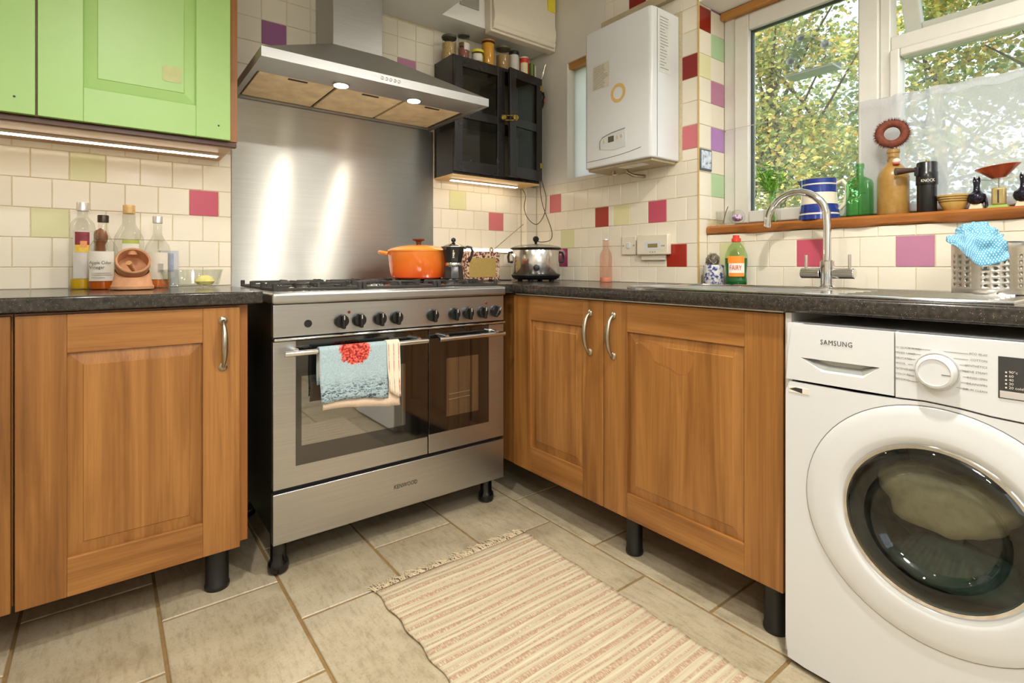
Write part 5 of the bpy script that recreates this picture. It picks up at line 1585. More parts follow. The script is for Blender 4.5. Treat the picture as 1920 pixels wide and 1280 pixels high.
ang = math.atan2(-2.372 + 1.262, -1.968)
lb = arc_label((c[0], c[1], c[2]), 0.0405, 0.04, 0.112, math.pi + 0.1, 1.5, plain('white_label', col(232, 226, 214), 0.4), o, sx=0.66, sy=1.02)
arc_label((c[0], c[1], c[2]), 0.0405, 0.088, 0.116, math.pi + 0.05, 1.55, plain('orange_label', col(238, 138, 40), 0.4), o, 'label_print', sx=0.67, sy=1.04)
arc_label((c[0], c[1], c[2]), 0.0405, 0.036, 0.05, math.pi + 0.1, 1.4, MATS['orange_label'], o, 'label_print', sx=0.67, sy=1.04)
text('FAIRY', 0.028, (c[0] - 0.0284, c[1] + 0.022, c[2] + 0.061), (0, -1, 0), (0, 0, 1), plain('fairy_red', col(206, 70, 40), 0.4), o, width=0.044)

o.rotation_euler.z = 0.42
# cutlery drainer with holes
DC, DR, DH = (-0.125, -2.036, 0.915), 0.0735, 0.134
cd = thing('cutlery_drainer', DC, 'perforated steel cutlery drainer on the sink', 'drainer')
mb = MB()
ncol, nrow = 24, 9
for i in range(ncol):
    for j in range(nrow):
        a0, a1 = 2 * math.pi * i / ncol, 2 * math.pi * (i + 1) / ncol
        z0, z1 = DH * j / nrow, DH * (j + 1) / nrow
        def pt(u, w): 
            a_ = a0 + (a1 - a0) * u
            return (DC[0] + DR * math.cos(a_), DC[1] + DR * math.sin(a_), DC[2] + z0 + (z1 - z0) * w)
        if (i % 4) in (0, 1, 2) and 1 <= j <= 6:
            outer = [(0, 0), (0.5, 0), (1, 0), (1, 0.5), (1, 1), (0.5, 1), (0, 1), (0, 0.5)]
            inner = [(0.5 + 0.22 * math.cos(R(225 + 45 * k)), 0.5 + 0.28 * math.sin(R(225 + 45 * k))) for k in range(8)]
            vs = [pt(*p) for p in outer] + [pt(*p) for p in inner]
            mb.add(vs, [(k, (k + 1) % 8, 8 + (k + 1) % 8, 8 + k) for k in range(8)])
        else:
            mb.add([pt(0, 0), pt(0.5, 0), pt(1, 0), pt(1, 1), pt(0.5, 1), pt(0, 1)], [(0, 1, 4, 5), (1, 2, 3, 4)])
obj('wall', mb, steel('drainer_steel', (0.62, 0.58, 0.52, 1), 0.32), cd, thick=0.001, weld=True)
obj('base', MB().lathe([(0.0, 0.0), (DR, 0.0), (DR, 0.003), (0, 0.003)], DC, 40, cap=False), MATS['drainer_steel'], cd)
obj('rim', MB().tube([(DC[0] + DR * math.cos(2 * math.pi * i / 48), DC[1] + DR * math.sin(2 * math.pi * i / 48), DC[2] + DH) for i in range(48)], 0.0016, 6, closed=True), MATS['drainer_steel'], cd)
# blue dishcloth
m, nt, b = newmat('blue_dishcloth')
tc = nt.nodes.new('ShaderNodeTexCoord')
mp = nt.nodes.new('ShaderNodeMapping'); mp.inputs['Rotation'].default_value = (0, 0, R(45)); mp.inputs['Scale'].default_value = (26, 26, 26)
nt.links.new(tc.outputs['UV'], mp.inputs['Vector'])
vo = nt.nodes.new('ShaderNodeTexVoronoi'); vo.inputs['Scale'].default_value = 1.0; vo.inputs['Randomness'].default_value = 0.0
nt.links.new(mp.outputs[0], vo.inputs['Vector'])
nt.links.new(ramp(nt, vo.outputs['Distance'], [(0.2, col(196, 212, 218)), (0.34, col(88, 160, 192))]), b.inputs['Base Color']); b.inputs['Roughness'].default_value = 0.9
rows = [[(-.05, .0, -.03), (-.03, .03, -.03), (-.01, .045, -.03), (.01, .03, -.03), (.025, -.01, -.02)],
        [(-.072, .03, .02), (-.05, .052, .01), (-.026, .072, .0), (.004, .05, 0), (.026, .02, .0)],
        [(-.086, .0, .05), (-.058, .026, .055), (-.03, .022, .078), (0, .028, .066), (.03, .012, .06)],
        [(-.062, -.006, .078), (-.038, .004, .086), (-.02, -.004, .096), (.01, .004, .088), (.036, -.005, .084)],
        [(-.04, -.03, .085), (-.03, -.048, .092), (-.016, -.066, .09), (.014, -.056, .096), (.046, -.046, .086)]]
er = Vector((0.177, -0.984, 0)); ef = Vector((-0.984, -0.177, 0))
base = Vector((DC[0], DC[1], DC[2] + DH))
vs = [tuple(base + er * a_ + Vector((0, 0, h_)) + ef * f_) for r_ in rows for a_, h_, f_ in r_]
mb = MB().add(vs, [(i * 5 + j, i * 5 + j + 1, (i + 1) * 5 + j + 1, (i + 1) * 5 + j) for i in range(4) for j in range(4)])
cl = obj('dishcloth', mb, m, fix=False)
uvl = cl.data.uv_layers.new(name='UVMap')
for lp in cl.data.loops:
    i, j = divmod(lp.vertex_index, 5)
    uvl.data[lp.index].uv = (j / 4, i / 4)
ss = cl.modifiers.new('smooth', 'SUBSURF'); ss.levels = 3; ss.render_levels = 3
dt = bpy.data.textures.new('crumple', 'CLOUDS'); dt.noise_scale = 0.022
dm = cl.modifiers.new('crumple', 'DISPLACE'); dm.texture = dt; dm.strength = 0.03; dm.texture_coords = 'GLOBAL'
so_ = cl.modifiers.new('thickness', 'SOLIDIFY'); so_.thickness = 0.0012
tag(cl, 'blue and white dishcloth draped over the cutlery drainer', 'dishcloth')

# ------------------------------------------------------------------ tea towel on the oven handle
m, nt, b = newmat('printed_tea_towel')
v = texco(nt)
sp3 = nt.nodes.new('ShaderNodeSeparateXYZ'); nt.links.new(v, sp3.inputs[0])
vm = nt.nodes.new('ShaderNodeVectorMath'); vm.operation = 'SUBTRACT'; vm.inputs[1].default_value = (-0.006, -0.013, 0.168)
nt.links.new(v, vm.inputs[0])
ln = nt.nodes.new('ShaderNodeVectorMath'); ln.operation = 'LENGTH'; nt.links.new(vm.outputs[0], ln.inputs[0])
nz = noise(nt, v, 55, 4)
ad = nt.nodes.new('ShaderNodeMath'); ad.operation = 'MULTIPLY_ADD'; ad.inputs[1].default_value = 0.035; nt.links.new(nz, ad.inputs[0]); nt.links.new(ln.outputs['Value'], ad.inputs[2])
coral = ramp(nt, ad.outputs[0], [(0.066, (1, 1, 1, 1)), (0.070, (0, 0, 0, 1))])
coralc = ramp(nt, noise(nt, v, 130, 3), [(0.42, col(120, 34, 34)), (0.5, col(206, 60, 50)), (0.6, col(226, 110, 90))])
basec = ramp(nt, noise(nt, v, 220, 3), [(0.3, col(150, 172, 178)), (0.7, col(176, 194, 198))])
c1 = mixc(nt, coral, basec, coralc)
v3 = texco(nt, (14, 1, 40))
ink = ramp(nt, noise(nt, v3, 4, 6, 0.7, 1.5), [(0.44, (1, 1, 1, 1)), (0.5, (0, 0, 0, 1))])
zr = nt.nodes.new('ShaderNodeMapRange'); zr.inputs['From Min'].default_value = 0.085; zr.inputs['From Max'].default_value = 0.04
nt.links.new(sp3.outputs['Z'], zr.inputs['Value'])
k = mixc(nt, 1.0, ink, zr.outputs[0], 'MULTIPLY')
nt.links.new(mixc(nt, k, c1, col(62, 70, 84)), b.inputs['Base Color']); b.inputs['Roughness'].default_value = 0.95
TOWEL = m
m, nt, b = newmat('striped_towel_edge')
v = texco(nt)
sp3 = nt.nodes.new('ShaderNodeSeparateXYZ'); nt.links.new(v, sp3.inputs[0])
fx_ = nt.nodes.new('ShaderNodeMath'); fx_.operation = 'MULTIPLY'; fx_.inputs[1].default_value = 55; nt.links.new(sp3.outputs['X'], fx_.inputs[0])
fr_ = nt.nodes.new('ShaderNodeMath'); fr_.operation = 'FRACT'; nt.links.new(fx_.outputs[0], fr_.inputs[0])
st_ = ramp(nt, fr_.outputs[0], [(0.10, (1, 1, 1, 1)), (0.14, (0, 0, 0, 1))])
dash = ramp(nt, noise(nt, texco(nt, (1, 1, 22)), 1, 2), [(0.45, (0, 0, 0, 1)), (0.5, (1, 1, 1, 1))])
nt.links.new(mixc(nt, mixc(nt, 1.0, st_, dash, 'MULTIPLY'), col(228, 214, 190), col(176, 66, 56)), b.inputs['Base Color']); b.inputs['Roughness'].default_value = 0.95
TEDGE = m
tw = thing('tea_towel', (-1.31, -0.662, 0.545), 'blue printed tea towel with red coral hanging on the left oven handle', 'tea towel')
def towel(x0, x1, zf, zb, off, name, mat, sag=0.004, ph=0.0):
    prof = []
    hz, hy, r = 0.715, -0.662, 0.0105 + off
    for i in range(7):
        prof.append((hy + r + 0.001, zb + (hz - zb) * i / 7))
    for i in range(9):
        a_ = math.pi * i / 8
        prof.append((hy + r * math.cos(a_), hz + r * math.sin(a_)))
    for i in range(1, 11):
        prof.append((hy - r - 0.012 * (i / 10) ** 1.5, hz - (hz - zf) * i / 10))
    n = len(prof)
    def fn(u, w):
        j = min(n - 1, int(round(w * (n - 1))))
        y, z = prof[j]
        dn = max(0, hz - z)
        wob = sag * (dn / 0.18) * (math.sin(u * 9 + ph) + 0.5 * math.sin(u * 23 + ph * 2))
        s_ = 1 if y < hy else 0.3
        zz = z + (0.012 * math.sin(u * 3.1 + 0.6 + ph) * dn / 0.18)
        xx = x0 + (x1 - x0) * u + 0.006 * (dn / 0.18) * (u - 0.5) * math.sin(dn * 30)
        return (xx, y - abs(wob) * s_, zz)
    return obj(name, MB().grid(fn, 30, n - 1), mat, tw, thick=0.0022, fix=False, angle=80)
towel(-1.433, -1.202, 0.543, 0.60, 0.003, 'printed_side', TOWEL)
towel(-1.205, -1.158, 0.548, 0.56, 0.0055, 'striped_edge', TEDGE, 0.005, 1.3)
towel(-1.428, -1.160, 0.518, 0.62, 0.0, 'lining', plain('cream_pink_cloth', col(220, 196, 172), 0.95, var=0.06, scale=200), 0.003, 0.7)

# ------------------------------------------------------------------ rug
m, nt, b = newmat('striped_rag_rug')
v = texco(nt)
sp3 = nt.nodes.new('ShaderNodeSeparateXYZ'); nt.links.new(v, sp3.inputs[0])
wv = noise(nt, texco(nt, (3, 60, 1)), 1.0, 3)
my = nt.nodes.new('ShaderNodeMath'); my.operation = 'MULTIPLY_ADD'; my.inputs[1].default_value = 19.0; nt.links.new(sp3.outputs['Y'], my.inputs[0])
wob = nt.nodes.new('ShaderNodeMath'); wob.operation = 'MULTIPLY'; wob.inputs[1].default_value = 0.3; nt.links.new(noise(nt, texco(nt, (2, 9, 1)), 2.0, 2), wob.inputs[0])
nt.links.new(wob.outputs[0], my.inputs[2])
fr_ = nt.nodes.new('ShaderNodeMath'); fr_.operation = 'FRACT'; nt.links.new(my.outputs[0], fr_.inputs[0])
band = ramp(nt, fr_.outputs[0], [(0.0, (1, 1, 1, 1)), (0.30, (1, 1, 1, 1)), (0.34, (0, 0, 0, 1)), (0.52, (0, 0, 0, 1)), (0.56, (0.8, 0.8, 0.8, 1)), (0.68, (0.8, 0.8, 0.8, 1)), (0.72, (0, 0, 0, 1)), (0.96, (0, 0, 0, 1))])
tick = ramp(nt, noise(nt, texco(nt, (420, 70, 1)), 1.0, 2), [(0.40, (0, 0, 0, 1)), (0.52, (1, 1, 1, 1))])
kk = mixc(nt, 1.0, band, tick, 'MULTIPLY')
cream = ramp(nt, noise(nt, texco(nt, (6, 220, 1)), 1.0, 3), [(0.3, col(182, 170, 142)), (0.7, col(204, 193, 166))])
nt.links.new(mixc(nt, kk, cream, col(172, 140, 114)), b.inputs['Base Color']); b.inputs['Roughness'].default_value = 0.95
mz = nt.nodes.new('ShaderNodeMath'); mz.operation = 'MULTIPLY'; mz.inputs[1].default_value = 400; nt.links.new(sp3.outputs['Y'], mz.inputs[0])
sn = nt.nodes.new('ShaderNodeMath'); sn.operation = 'SINE'; nt.links.new(mz.outputs[0], sn.inputs[0])
bump(nt, b, sn.outputs[0], 0.35, 0.002)
rg = thing('rug', (-1.04, -1.5, 0), 'cream and pink striped woven rag rug on the tiled floor', 'rug')
RX0, RX1, RY0, RY1 = -1.326, -0.745, -2.25, -0.862
def rugf(u, w):
    x = RX0 + (RX1 - RX0) * u
    y = RY1 + (RY0 - RY1) * w
    e = min(u, 1 - u)
    x += 0.004 * math.sin(w * 70) * (1 if e < 0.02 else 0) + 0.0015 * math.sin(w * 9)
    return (x, y, 0.0045 + 0.0012 * math.sin(w * 160) * math.sin(u * 20 + w * 11) + 0.0015 * math.sin(u * 7 + w * 13))
obj('weave', MB().grid(rugf, 40, 120), m, rg, thick=0.004, fix=False)
rnd = random.Random(21)
mb = MB()
for i in range(230):
    x = RX0 + (RX1 - RX0) * (i + rnd.uniform(-.3, .3)) / 230
    L = rnd.uniform(0.02, 0.05)
    dx, cu_ = rnd.uniform(-0.02, 0.02), rnd.uniform(-0.014, 0.014)
    mb.tube([(x, RY1 - 0.003, 0.005), (x + dx * 0.3 + cu_, RY1 + L * 0.4, 0.006 + rnd.uniform(0, 0.004)), (x + dx, RY1 + L, 0.0025)], 0.0016, 4)
f_ = obj('fringe', mb, plain('fringe_cotton', col(206, 190, 158), 0.95, var=0.1), rg)
f_['kind'] = 'stuff'

# ================================================================== THINGS ON THE WINDOW SILL
SZ = 1.1565
VA = R(198)                              # roughly towards the room
c = (0.105, -1.155, SZ)
o = thing('glass_tumbler', c, 'small clear glass holding a teaspoon at the left end of the sill', 'glass')
obj('glass', MB().lathe([(0, 0), (0.03, 0), (0.034, 0.004), (0.036, 0.062), (0.034, 0.062), (0.031, 0.01), (0, 0.008)], c, 28, cap=False), JARGLASS, o)
s_ = obj('teaspoon', MB().tube([(0.11, -1.145, SZ + 0.012), (0.1, -1.16, SZ + 0.05), (0.09, -1.178, SZ + 0.08)], 0.0022, 8), STEEL_P)
tag(s_, 'steel teaspoon leaning in the small clear glass', 'spoon')
c = (0.085, -1.222, SZ)
o = thing('glass_paperweight', c, 'round glass paperweight with purple swirls on the sill', 'paperweight')
obj('globe', MB().sphere((c[0], c[1], SZ + 0.031), 0.031, 28, 18), JARGLASS, o)
m, nt, b = newmat('purple_swirl')
v = texco(nt)
nt.links.new(ramp(nt, noise(nt, v, 60, 4, 0.6, 2.0), [(0.4, col(96, 50, 120)), (0.5, col(214, 170, 206)), (0.6, col(236, 226, 236))]), b.inputs['Base Color']); b.inputs['Roughness'].default_value = 0.2
obj('swirl', MB().sphere((c[0], c[1], SZ + 0.029), 0.022, 20, 12, (1, 1, 0.7)), m, o)
# vase with leaves
c = (0.115, -1.35, SZ)
o = thing('bud_vase', c, 'clear glass vase of water with green stems on the sill', 'vase')
obj('glass', MB().lathe([(0, 0), (0.028, 0), (0.031, 0.006), (0.031, 0.05), (0.022, 0.085), (0.016, 0.105), (0.022, 0.125)], c, 28, cap=False), JARGLASS, o)
pl = thing('leafy_stems', (c[0], c[1], SZ + 0.004), 'feathery green plant cuttings standing in the glass vase', 'plant')
rnd = random.Random(31)
GLEAF = plain('fresh_leaf', col(116, 172, 58), 0.5, var=0.25, scale=40)
mb, lf = MB(), MB()
for k in range(16):
    a_ = rnd.uniform(0, 6.28)
    top = Vector((c[0] + 0.026 * math.cos(a_), c[1] + 0.055 * math.sin(a_), SZ + rnd.uniform(0.17, 0.27)))
    b0 = Vector((c[0] + 0.008 * math.cos(a_), c[1] + 0.008 * math.sin(a_), SZ + 0.01))
    md = Vector((c[0] + 0.006 * math.cos(a_), c[1] + 0.008 * math.sin(a_), SZ + 0.12))
    mb.tube([b0, md, top], 0.0014, 5)
    for i in range(13):
        p = md.lerp(top, i / 12)
        d_ = Vector((rnd.gauss(0, 1), rnd.gauss(0, 1), rnd.uniform(-0.2, 1.2))).normalized()
        w = d_.cross(Vector((0.3, 0.5, 0.8))).normalized()
        L = rnd.uniform(0.02, 0.042)
        lf.add([p, p + d_ * L * 0.5 + w * L * 0.12, p + d_ * L, p + d_ * L * 0.5 - w * L * 0.12], [(0, 1, 2, 3)])
for k in range(20):
    p = Vector((c[0] + rnd.uniform(-.014, .014), c[1] + rnd.uniform(-.014, .014), SZ + rnd.uniform(0.01, 0.04)))
    d_ = Vector((rnd.gauss(0, 1), rnd.gauss(0, 1), rnd.gauss(0, 1))).normalized() * 0.01
    lf.add([p, p + d_, p + d_ + Vector((0.003, 0, 0.01)), p + Vector((0, 0.003, 0.01))], [(0, 1, 2, 3)])
obj('stems', mb, GLEAF, pl)
lo = obj('leaves', lf, GLEAF, pl, fix=False, smooth=False)
lo['kind'] = 'stuff'
# striped jug
c = (0.118, -1.522, SZ)
jg = thing('striped_jug', c, 'blue and white striped jug behind the tap', 'jug')
BLUE = plain('cobalt_glaze', col(38, 56, 132), 0.15, var=0.05)
CGL = plain('cream_glaze', col(226, 216, 194), 0.15, var=0.03)
def jr(z): return 0.069 - 0.012 * (z / 0.15) - 0.004 * math.sin(z / 0.15 * 3.1)
bands = [(0.0, 0.018, BLUE), (0.018, 0.024, CGL), (0.024, 0.056, BLUE), (0.056, 0.098, CGL), (0.098, 0.126, BLUE), (0.126, 0.131, CGL), (0.131, 0.148, BLUE)]
for i, (z0, z1, mt) in enumerate(bands):
    pr_ = [(jr(z0), z0)] + [(jr(z0 + (z1 - z0) * k / 4), z0 + (z1 - z0) * k / 4) for k in range(1, 5)]
    if i == 0: pr_ = [(0, 0.0008), (jr(0) - 0.006, 0)] + pr_
    if i == len(bands) - 1: pr_ = pr_ + [(jr(z1) - 0.004, z1 + 0.001), (jr(z1) - 0.006, z1 - 0.01), (jr(z1) - 0.004, 0.01), (0, 0.008)]
    obj('glaze_band', MB().lathe(pr_, c, 44, cap=False), mt, jg)
obj('handle', MB().tube([(c[0] + 0.01, c[1] - a_, SZ + z_) for a_, z_ in ((0.054, 0.13), (0.075, 0.138), (0.088, 0.12), (0.09, 0.09), (0.082, 0.055), (0.064, 0.036))], 0.007, 10), CGL, jg)
obj('lip', MB().add([(c[0] - 0.03, c[1] + 0.048, SZ + 0.148), (c[0] + 0.02, c[1] + 0.054, SZ + 0.148), (c[0] - 0.006, c[1] + 0.075, SZ + 0.152), (c[0] - 0.006, c[1] + 0.056, SZ + 0.115)], [(0, 3, 2), (1, 2, 3), (0, 2, 1)]), BLUE, jg)
# green bottle
c = (0.125, -1.652, SZ)
GB = thin_glass('green_bottle_glass', (0.5, 0.8, 0.52, 1), 1.2, 0.0, 0.25)
o = thing('green_bottle', c, 'green embossed flat sided glass bottle on the sill', 'bottle')
mb = MB()
prof = [(0.0, 0.0), (0.034, 0.0), (0.039, 0.005), (0.039, 0.118), (0.035, 0.13), (0.022, 0.139), (0.0125, 0.145), (0.0115, 0.15), (0.0115, 0.17), (0.014, 0.172), (0.014, 0.186), (0.0115, 0.19)]
vs, fs = [], []
sg_ = 36
for i in range(sg_):
    th_ = 2 * math.pi * i / sg_
    for r, h in prof:
        k = min(1, max(0, (h - 0.135) / 0.012))
        ex = 0.45 + 0.55 * k
        cx_ = math.copysign(abs(math.cos(th_)) ** ex, math.cos(th_)) * (0.6 + 0.4 * k)
        sy_ = math.copysign(abs(math.sin(th_)) ** ex, math.sin(th_))
        vs.append((c[0] + r * cx_, c[1] + r * sy_, c[2] + h))
npf = len(prof)
for i in range(sg_):
    j = (i + 1) % sg_
    for k in range(npf - 1):
        fs.append((i * npf + k, j * npf + k, j * npf + k + 1, i * npf + k + 1))
mb.add(vs, fs)
obj('glass', mb, GB, o)
obj('embossed_letters', MB().tube([(c[0] - 0.0248, c[1] + 0.024 - 0.05 * i / 10, SZ + 0.05 + 0.035 * i / 10 + 0.004 * math.sin(i)) for i in range(11)], 0.0016, 6), GB, o)
# stoneware bottle + brush
c = (0.112, -1.755, SZ)
o = thing('stoneware_bottle', c, 'tan stoneware swing top bottle on the sill', 'bottle')
STONE = plain('tan_stoneware', col(160, 122, 60), 0.3, var=0.12, scale=70)
obj('body', MB().lathe([(0, 0), (0.042, 0), (0.0445, 0.004), (0.0445, 0.125), (0.041, 0.142), (0.028, 0.162), (0.018, 0.172), (0.0165, 0.178), (0.0165, 0.205), (0.019, 0.208), (0.019, 0.218), (0.014, 0.22), (0.0, 0.22)], c, 36, cap=False), STONE, o)
obj('wire_bail', MB().tube([(c[0] - 0.019, c[1] + 0.012, SZ + 0.18), (c[0] - 0.02, c[1] + 0.006, SZ + 0.194), (c[0] - 0.021, c[1] - 0.008, SZ + 0.192), (c[0] - 0.02, c[1] - 0.022, SZ + 0.182)], 0.0014, 6), PEWTER, o)
st_ = obj('stopper', MB().sphere((c[0] - 0.024, c[1] - 0.016, SZ + 0.176), 0.011, 16, 10, (0.8, 1, 0.85)), CGL, o)
obj('rubber_seal', MB().lathe([(0.009, 0), (0.0105, 0.002), (0.009, 0.005)], (c[0] - 0.024, c[1] - 0.016, SZ + 0.1635), 16), plain('red_rubber', col(190, 60, 48), 0.5), o)
BR = plain('brown_bristle', col(110, 52, 30), 0.8, var=0.3, scale=120)
bc_ = Vector((c[0] - 0.004, c[1] + 0.002, SZ + 0.272))
br = thing('bottle_brush', (c[0], c[1], SZ + 0.2205), 'round brown bristle brush perched on the stoneware bottle', 'brush')
vn = Vector((-0.93, -0.34, 0.1)).normalized()
qv = vn.to_track_quat('Z', 'Y')
def TBR(x, y, z): return tuple(bc_ + qv @ Vector((x, y, z)))
obj('core', MB(TBR).tube([(0.035 * math.cos(2 * math.pi * i / 36), 0.035 * math.sin(2 * math.pi * i / 36), 0) for i in range(36)], 0.013, 10, closed=True), BR, br)
mb = MB(TBR)
rnd = random.Random(12)
for i in range(520):
    a_ = rnd.uniform(0, 6.283)
    ph_ = rnd.uniform(-1.3, 1.3)
    r0_, L = 0.042, rnd.uniform(0.010, 0.0165)
    p = (r0_ * math.cos(a_), r0_ * math.sin(a_), 0.008 * math.sin(ph_))
    q_ = ((r0_ + L * math.cos(ph_)) * math.cos(a_), (r0_ + L * math.cos(ph_)) * math.sin(a_), (0.008 + L) * math.sin(ph_))
    w = 0.0009
    tx_, ty_ = -math.sin(a_) * w, math.cos(a_) * w
    mb.add([(p[0] - tx_, p[1] - ty_, p[2]), (p[0] + tx_, p[1] + ty_, p[2]), (q_[0], q_[1], q_[2]), (p[0], p[1], p[2] + w)], [(0, 1, 2), (1, 3, 2), (3, 0, 2)])
bs = obj('bristles', mb, BR, br, fix=False, smooth=False)
bs['kind'] = 'stuff'
obj('wire_stem', MB().tube([TBR(0, -0.045, 0), (c[0], c[1], SZ + 0.2215)], 0.003, 6), PEWTER, br)
# coffee grinder
c = (0.105, -1.848, SZ)
o = thing('coffee_grinder', c, 'slim black hand coffee grinder with a side crank on the sill', 'grinder')
obj('body', MB().lathe([(0, 0), (0.025, 0), (0.026, 0.002), (0.026, 0.088), (0.0285, 0.09), (0.0285, 0.112), (0.0285, 0.128), (0.027, 0.13), (0.027, 0.158), (0.025, 0.161), (0.0, 0.161)], c, 32, cap=False), plain('satin_black', col(24, 24, 25), 0.25), o)
obj('spindle', MB().cyl((c[0], c[1], SZ + 0.1605), 0.003, 0.01), BRASS, o)
ux_, uy_ = math.cos(VA), math.sin(VA)
text('KNOCK', 0.013, (c[0] + ux_ * 0.0289 + uy_ * 0.017, c[1] + uy_ * 0.0289 - ux_ * 0.017, SZ + 0.096), (-uy_, ux_, 0), (0, 0, 1), WHITE2, o, width=0.034)
mb = MB().tube([(c[0] - 0.02, c[1] + 0.022, SZ + 0.138), (c[0] - 0.045, c[1] + 0.044, SZ + 0.136), (c[0] - 0.062, c[1] + 0.066, SZ + 0.134)], 0.01, 12, rs=[0.006, 0.009, 0.0125])
obj('crank_handle', mb, wood('crank_wood', [(0.2, col(50, 30, 20)), (0.8, col(84, 54, 36))], 'y'), o)
obj('clip', MB().box(c[0] - 0.03, c[0] - 0.015, c[1] + 0.014, c[1] + 0.026, SZ + 0.118, SZ + 0.146), BLACK, o, bevel=0.002)
# bowl
c = (0.115, -1.913, SZ)
o = obj('bowl', MB().lathe([(0, 0.001), (0.02, 0), (0.023, 0.003), (0.034, 0.022), (0.041, 0.044), (0.0425, 0.05), (0.0395, 0.049), (0.03, 0.022), (0, 0.006)], c, 36, cap=False), plain('ochre_glaze', col(204, 168, 92), 0.25, var=0.08))
tag(o, 'small ochre ridged bowl beside the coffee grinder', 'bowl')
for z_, r_ in ((0.044, 0.0412), (0.037, 0.0392), (0.03, 0.037)):
    obj('brown_ring', MB().tube([(c[0] + r_ * math.cos(2 * math.pi * i / 40), c[1] + r_ * math.sin(2 * math.pi * i / 40), SZ + z_) for i in range(40)], 0.0011, 5, closed=True), plain('brown_line', col(90, 66, 34), 0.4), o)
# cats
def cat(c, label):
    o = thing('cat_figurine', c, label, 'figurine', 'black cat figurines')
    CATM = plain('black_glaze', col(20, 20, 34), 0.15, var=0.3, scale=120)
    obj('body', MB().lathe([(0, 0.016), (0.013, 0.017), (0.021, 0.026), (0.0235, 0.036), (0.021, 0.046), (0.013, 0.052), (0.0085, 0.058), (0.0075, 0.072), (0.0085, 0.08), (0.0095, 0.088), (0.0075, 0.094), (0, 0.096)], c, 26, cap=False), CATM, o)
    for s in (-1, 1):
        obj('ear', MB().lathe([(0.004, 0), (0.0, 0.011)], (c[0] - 0.001, c[1] + s * 0.0055, c[2] + 0.091), 8), CATM, o)
        obj('eye', MB().sphere((c[0] - 0.0086, c[1] + s * 0.0035, c[2] + 0.086), 0.0014, 8, 6), CGL, o)
    obj('tail', MB().tube([(c[0] + 0.006, c[1] - 0.019, c[2] + 0.034), (c[0], c[1] - 0.022, c[2] + 0.02), (c[0] - 0.004, c[1] - 0.024, c[2] + 0.004), (c[0] - 0.004, c[1] - 0.024, c[2] + 0.0005)], 0.004, 8), CATM, o)
    obj('stand', MB().frustum((c[0] - 0.012, c[0] + 0.012, c[1] - 0.016, c[1] + 0.018), c[2], (c[0] - 0.009, c[0] + 0.009, c[1] - 0.012, c[1] + 0.012), c[2] + 0.019), plain('cream_stand', col(214, 204, 170), 0.4), o)
cat((0.112, -1.968, SZ), 'black cat figurine between the ochre bowl and the scales')
cat((0.118, -2.07, SZ), 'black cat figurine right of the scales at the picture edge')
# scales
c = (0.112, -2.018, SZ)
o = thing('kitchen_scales', c, 'little old scales with a copper pan between the black cats', 'scales')
obj('foot', MB().frustum((c[0] - 0.02, c[0] + 0.02, c[1] - 0.024, c[1] + 0.024), c[2], (c[0] - 0.013, c[0] + 0.013, c[1] - 0.02, c[1] + 0.02), c[2] + 0.01), plain('lime_base', col(140, 170, 80), 0.4), o)
obj('dial_box', MB().box(c[0] - 0.01, c[0] + 0.01, c[1] - 0.016, c[1] + 0.016, SZ + 0.01, SZ + 0.062), plain('aged_brass', col(176, 156, 100), 0.4, metal=0.3, var=0.15), o, bevel=0.005)
obj('pointer_slot', MB().box(c[0] - 0.0108, c[0] - 0.0098, c[1] - 0.0018, c[1] + 0.0018, SZ + 0.016, SZ + 0.054), INK, o, smooth=False)
obj('post', MB().cyl((c[0], c[1], SZ + 0.06), 0.0018, 0.03), PEWTER, o)
tq = Matrix.Rotation(R(-6), 3, 'X')
def TPAN(x, y, z): return tuple(Vector((c[0], c[1], SZ + 0.089)) + tq @ Vector((x, y, z)))
obj('pan', MB(TPAN).lathe([(0, 0.0), (0.016, 0.001), (0.024, 0.008), (0.038, 0.022), (0.0515, 0.034), (0.0505, 0.035), (0.036, 0.0235), (0.022, 0.01), (0, 0.003)], (0, 0, 0), 40, sx=0.8, cap=False), plain('copper', col(176, 92, 62), 0.3, metal=0.6, var=0.1), o)
cb = cable([(0.108, -1.977, SZ + 0.088), (0.1, -2.0, SZ + 0.085), (0.098, -2.018, SZ + 0.084), (0.1, -2.04, SZ + 0.086), (0.112, -2.062, SZ + 0.092)], 0.0008, 'thin string tied between the two cat figurines', PEWTER)
cb.name = 'string'
cb['category'] = 'string'
del cb['group']

# ------------------------------------------------------------------ net curtain and its wire
m, nt, b = newmat('sheer_voile')
nt.nodes.remove(b)
out = nt.nodes['Material Output']
v = texco(nt)
cc_ = ramp(nt, noise(nt, v, 300, 2), [(0.3, col(226, 226, 230)), (0.7, col(240, 240, 242))])
df = nt.nodes.new('ShaderNodeBsdfDiffuse'); tl = nt.nodes.new('ShaderNodeBsdfTranslucent'); tp_ = nt.nodes.new('ShaderNodeBsdfTransparent')
nt.links.new(cc_, df.inputs['Color']); nt.links.new(cc_, tl.inputs['Color'])
m1 = nt.nodes.new('ShaderNodeMixShader'); m1.inputs[0].default_value = 0.6
m2 = nt.nodes.new('ShaderNodeMixShader'); m2.inputs[0].default_value = 0.68
nt.links.new(df.outputs[0], m1.inputs[1]); nt.links.new(tl.outputs[0], m1.inputs[2])
nt.links.new(tp_.outputs[0], m2.inputs[1]); nt.links.new(m1.outputs[0], m2.inputs[2]); nt.links.new(m2.outputs[0], out.inputs['Surface'])
ct = thing('net_curtain', (0.168, -2.1, 1.165), 'sheer white net curtain across the lower right window panes', 'curtain')
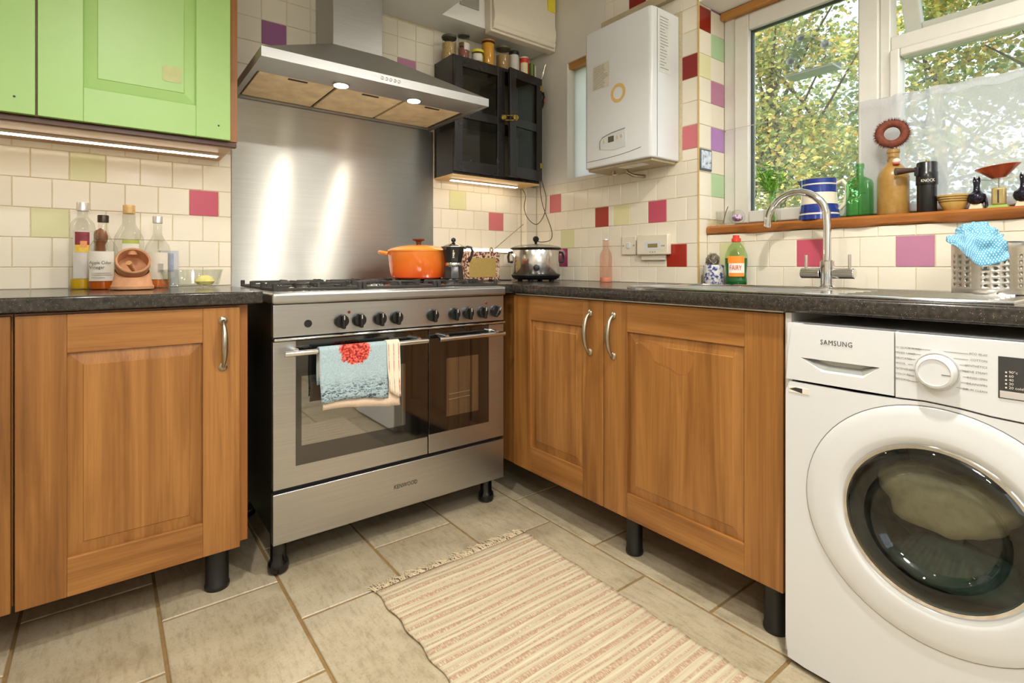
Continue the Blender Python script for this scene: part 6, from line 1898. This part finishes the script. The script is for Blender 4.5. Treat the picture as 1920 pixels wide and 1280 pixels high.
def cur(u, w):
    y = -1.642 - 0.93 * u
    z = 1.566 - 0.012 * u - 0.39 * w + 0.004 * math.sin(u * 60)
    g = math.exp(-((y + 1.80 + 0.10 * w) / 0.055) ** 2)
    x = 0.166 + 0.006 * math.sin(u * 44 + 2 * w) * (0.4 + w) * 0.6 + 0.014 * g * math.sin(y * 130 + w * 4) * (1 - 0.4 * w)
    y += 0.022 * g * math.sin(w * 5.0)
    return (x, y, z)
obj('voile', MB().grid(cur, 180, 24), m, ct, fix=False, angle=180)
obj('hem', MB().grid(lambda u, w: (cur(u, w * 0.07)[0] - 0.002, cur(u, w * 0.07)[1], cur(u, w * 0.07)[2] + 0.006), 180, 2), m, ct, fix=False, angle=180)
o = obj('curtain_wire', MB().tube([(0.17, -1.112, 1.578), (0.172, -1.4, 1.574), (0.168, -1.63, 1.571), (0.166, -2.6, 1.556)], 0.0013, 6), plain('white_wire', col(190, 184, 172), 0.4))
tag(o, 'thin wire stretched across the window carrying the net curtain', 'curtain wire')
obj('hook', MB().tube([(0.195, -1.106, 1.584), (0.175, -1.108, 1.583), (0.17, -1.112, 1.578), (0.178, -1.116, 1.574)], 0.0014, 6), BRASS, o)
# bird feeder stuck outside the left pane
fd = thing('bird_feeder', (0.262, -1.436, 1.756), 'clear plastic bird feeder stuck on the left window pane', 'bird feeder')
FG = thin_glass('feeder_plastic', (0.86, 0.88, 0.9, 1), 1.5, 0.05)
obj('back', MB().prism([(-1.352, 1.762), (-1.352, 1.82), (-1.395, 1.9), (-1.43, 1.9), (-1.50, 1.84), (-1.522, 1.84), (-1.522, 1.762)], 0.224, 0.227, 'yz'), FG, fd, smooth=False)
obj('roof', MB().add([(0.228, -1.345, 1.815), (0.31, -1.345, 1.81), (0.228, -1.395, 1.905), (0.31, -1.40, 1.9), (0.228, -1.525, 1.84), (0.31, -1.525, 1.83), (0.228, -1.43, 1.905), (0.31, -1.43, 1.9)], [(0, 1, 3, 2), (2, 3, 7, 6), (6, 7, 5, 4)]), FG, fd, smooth=False, thick=0.003, fix=False)
obj('tray', MB().box(0.228, 0.31, -1.526, -1.346, 1.756, 1.764).box(0.306, 0.31, -1.526, -1.346, 1.764, 1.785), plain('milky_plastic', col(196, 200, 204), 0.3), fd, bevel=0.001)
obj('seed', MB().lathe([(0.0, 0.012), (0.02, 0.01), (0.035, 0.0)], (0.268, -1.44, 1.7645), 16, sx=0.8, sy=1.9), plain('bird_seed', col(150, 130, 70), 0.9, var=0.4, scale=200), fd)
for y, z in ((-1.41, 1.895), (-1.37, 1.815), (-1.50, 1.84)):
    obj('suction_cup', MB().lathe([(0.016, -0.004), (0.013, 0.0), (0.006, 0.006), (0.006, 0.01), (0, 0.01)], (0.2235, y, z), 18, 'x', cap=False), plain('clear_rubber', col(210, 214, 220), 0.2), fd)
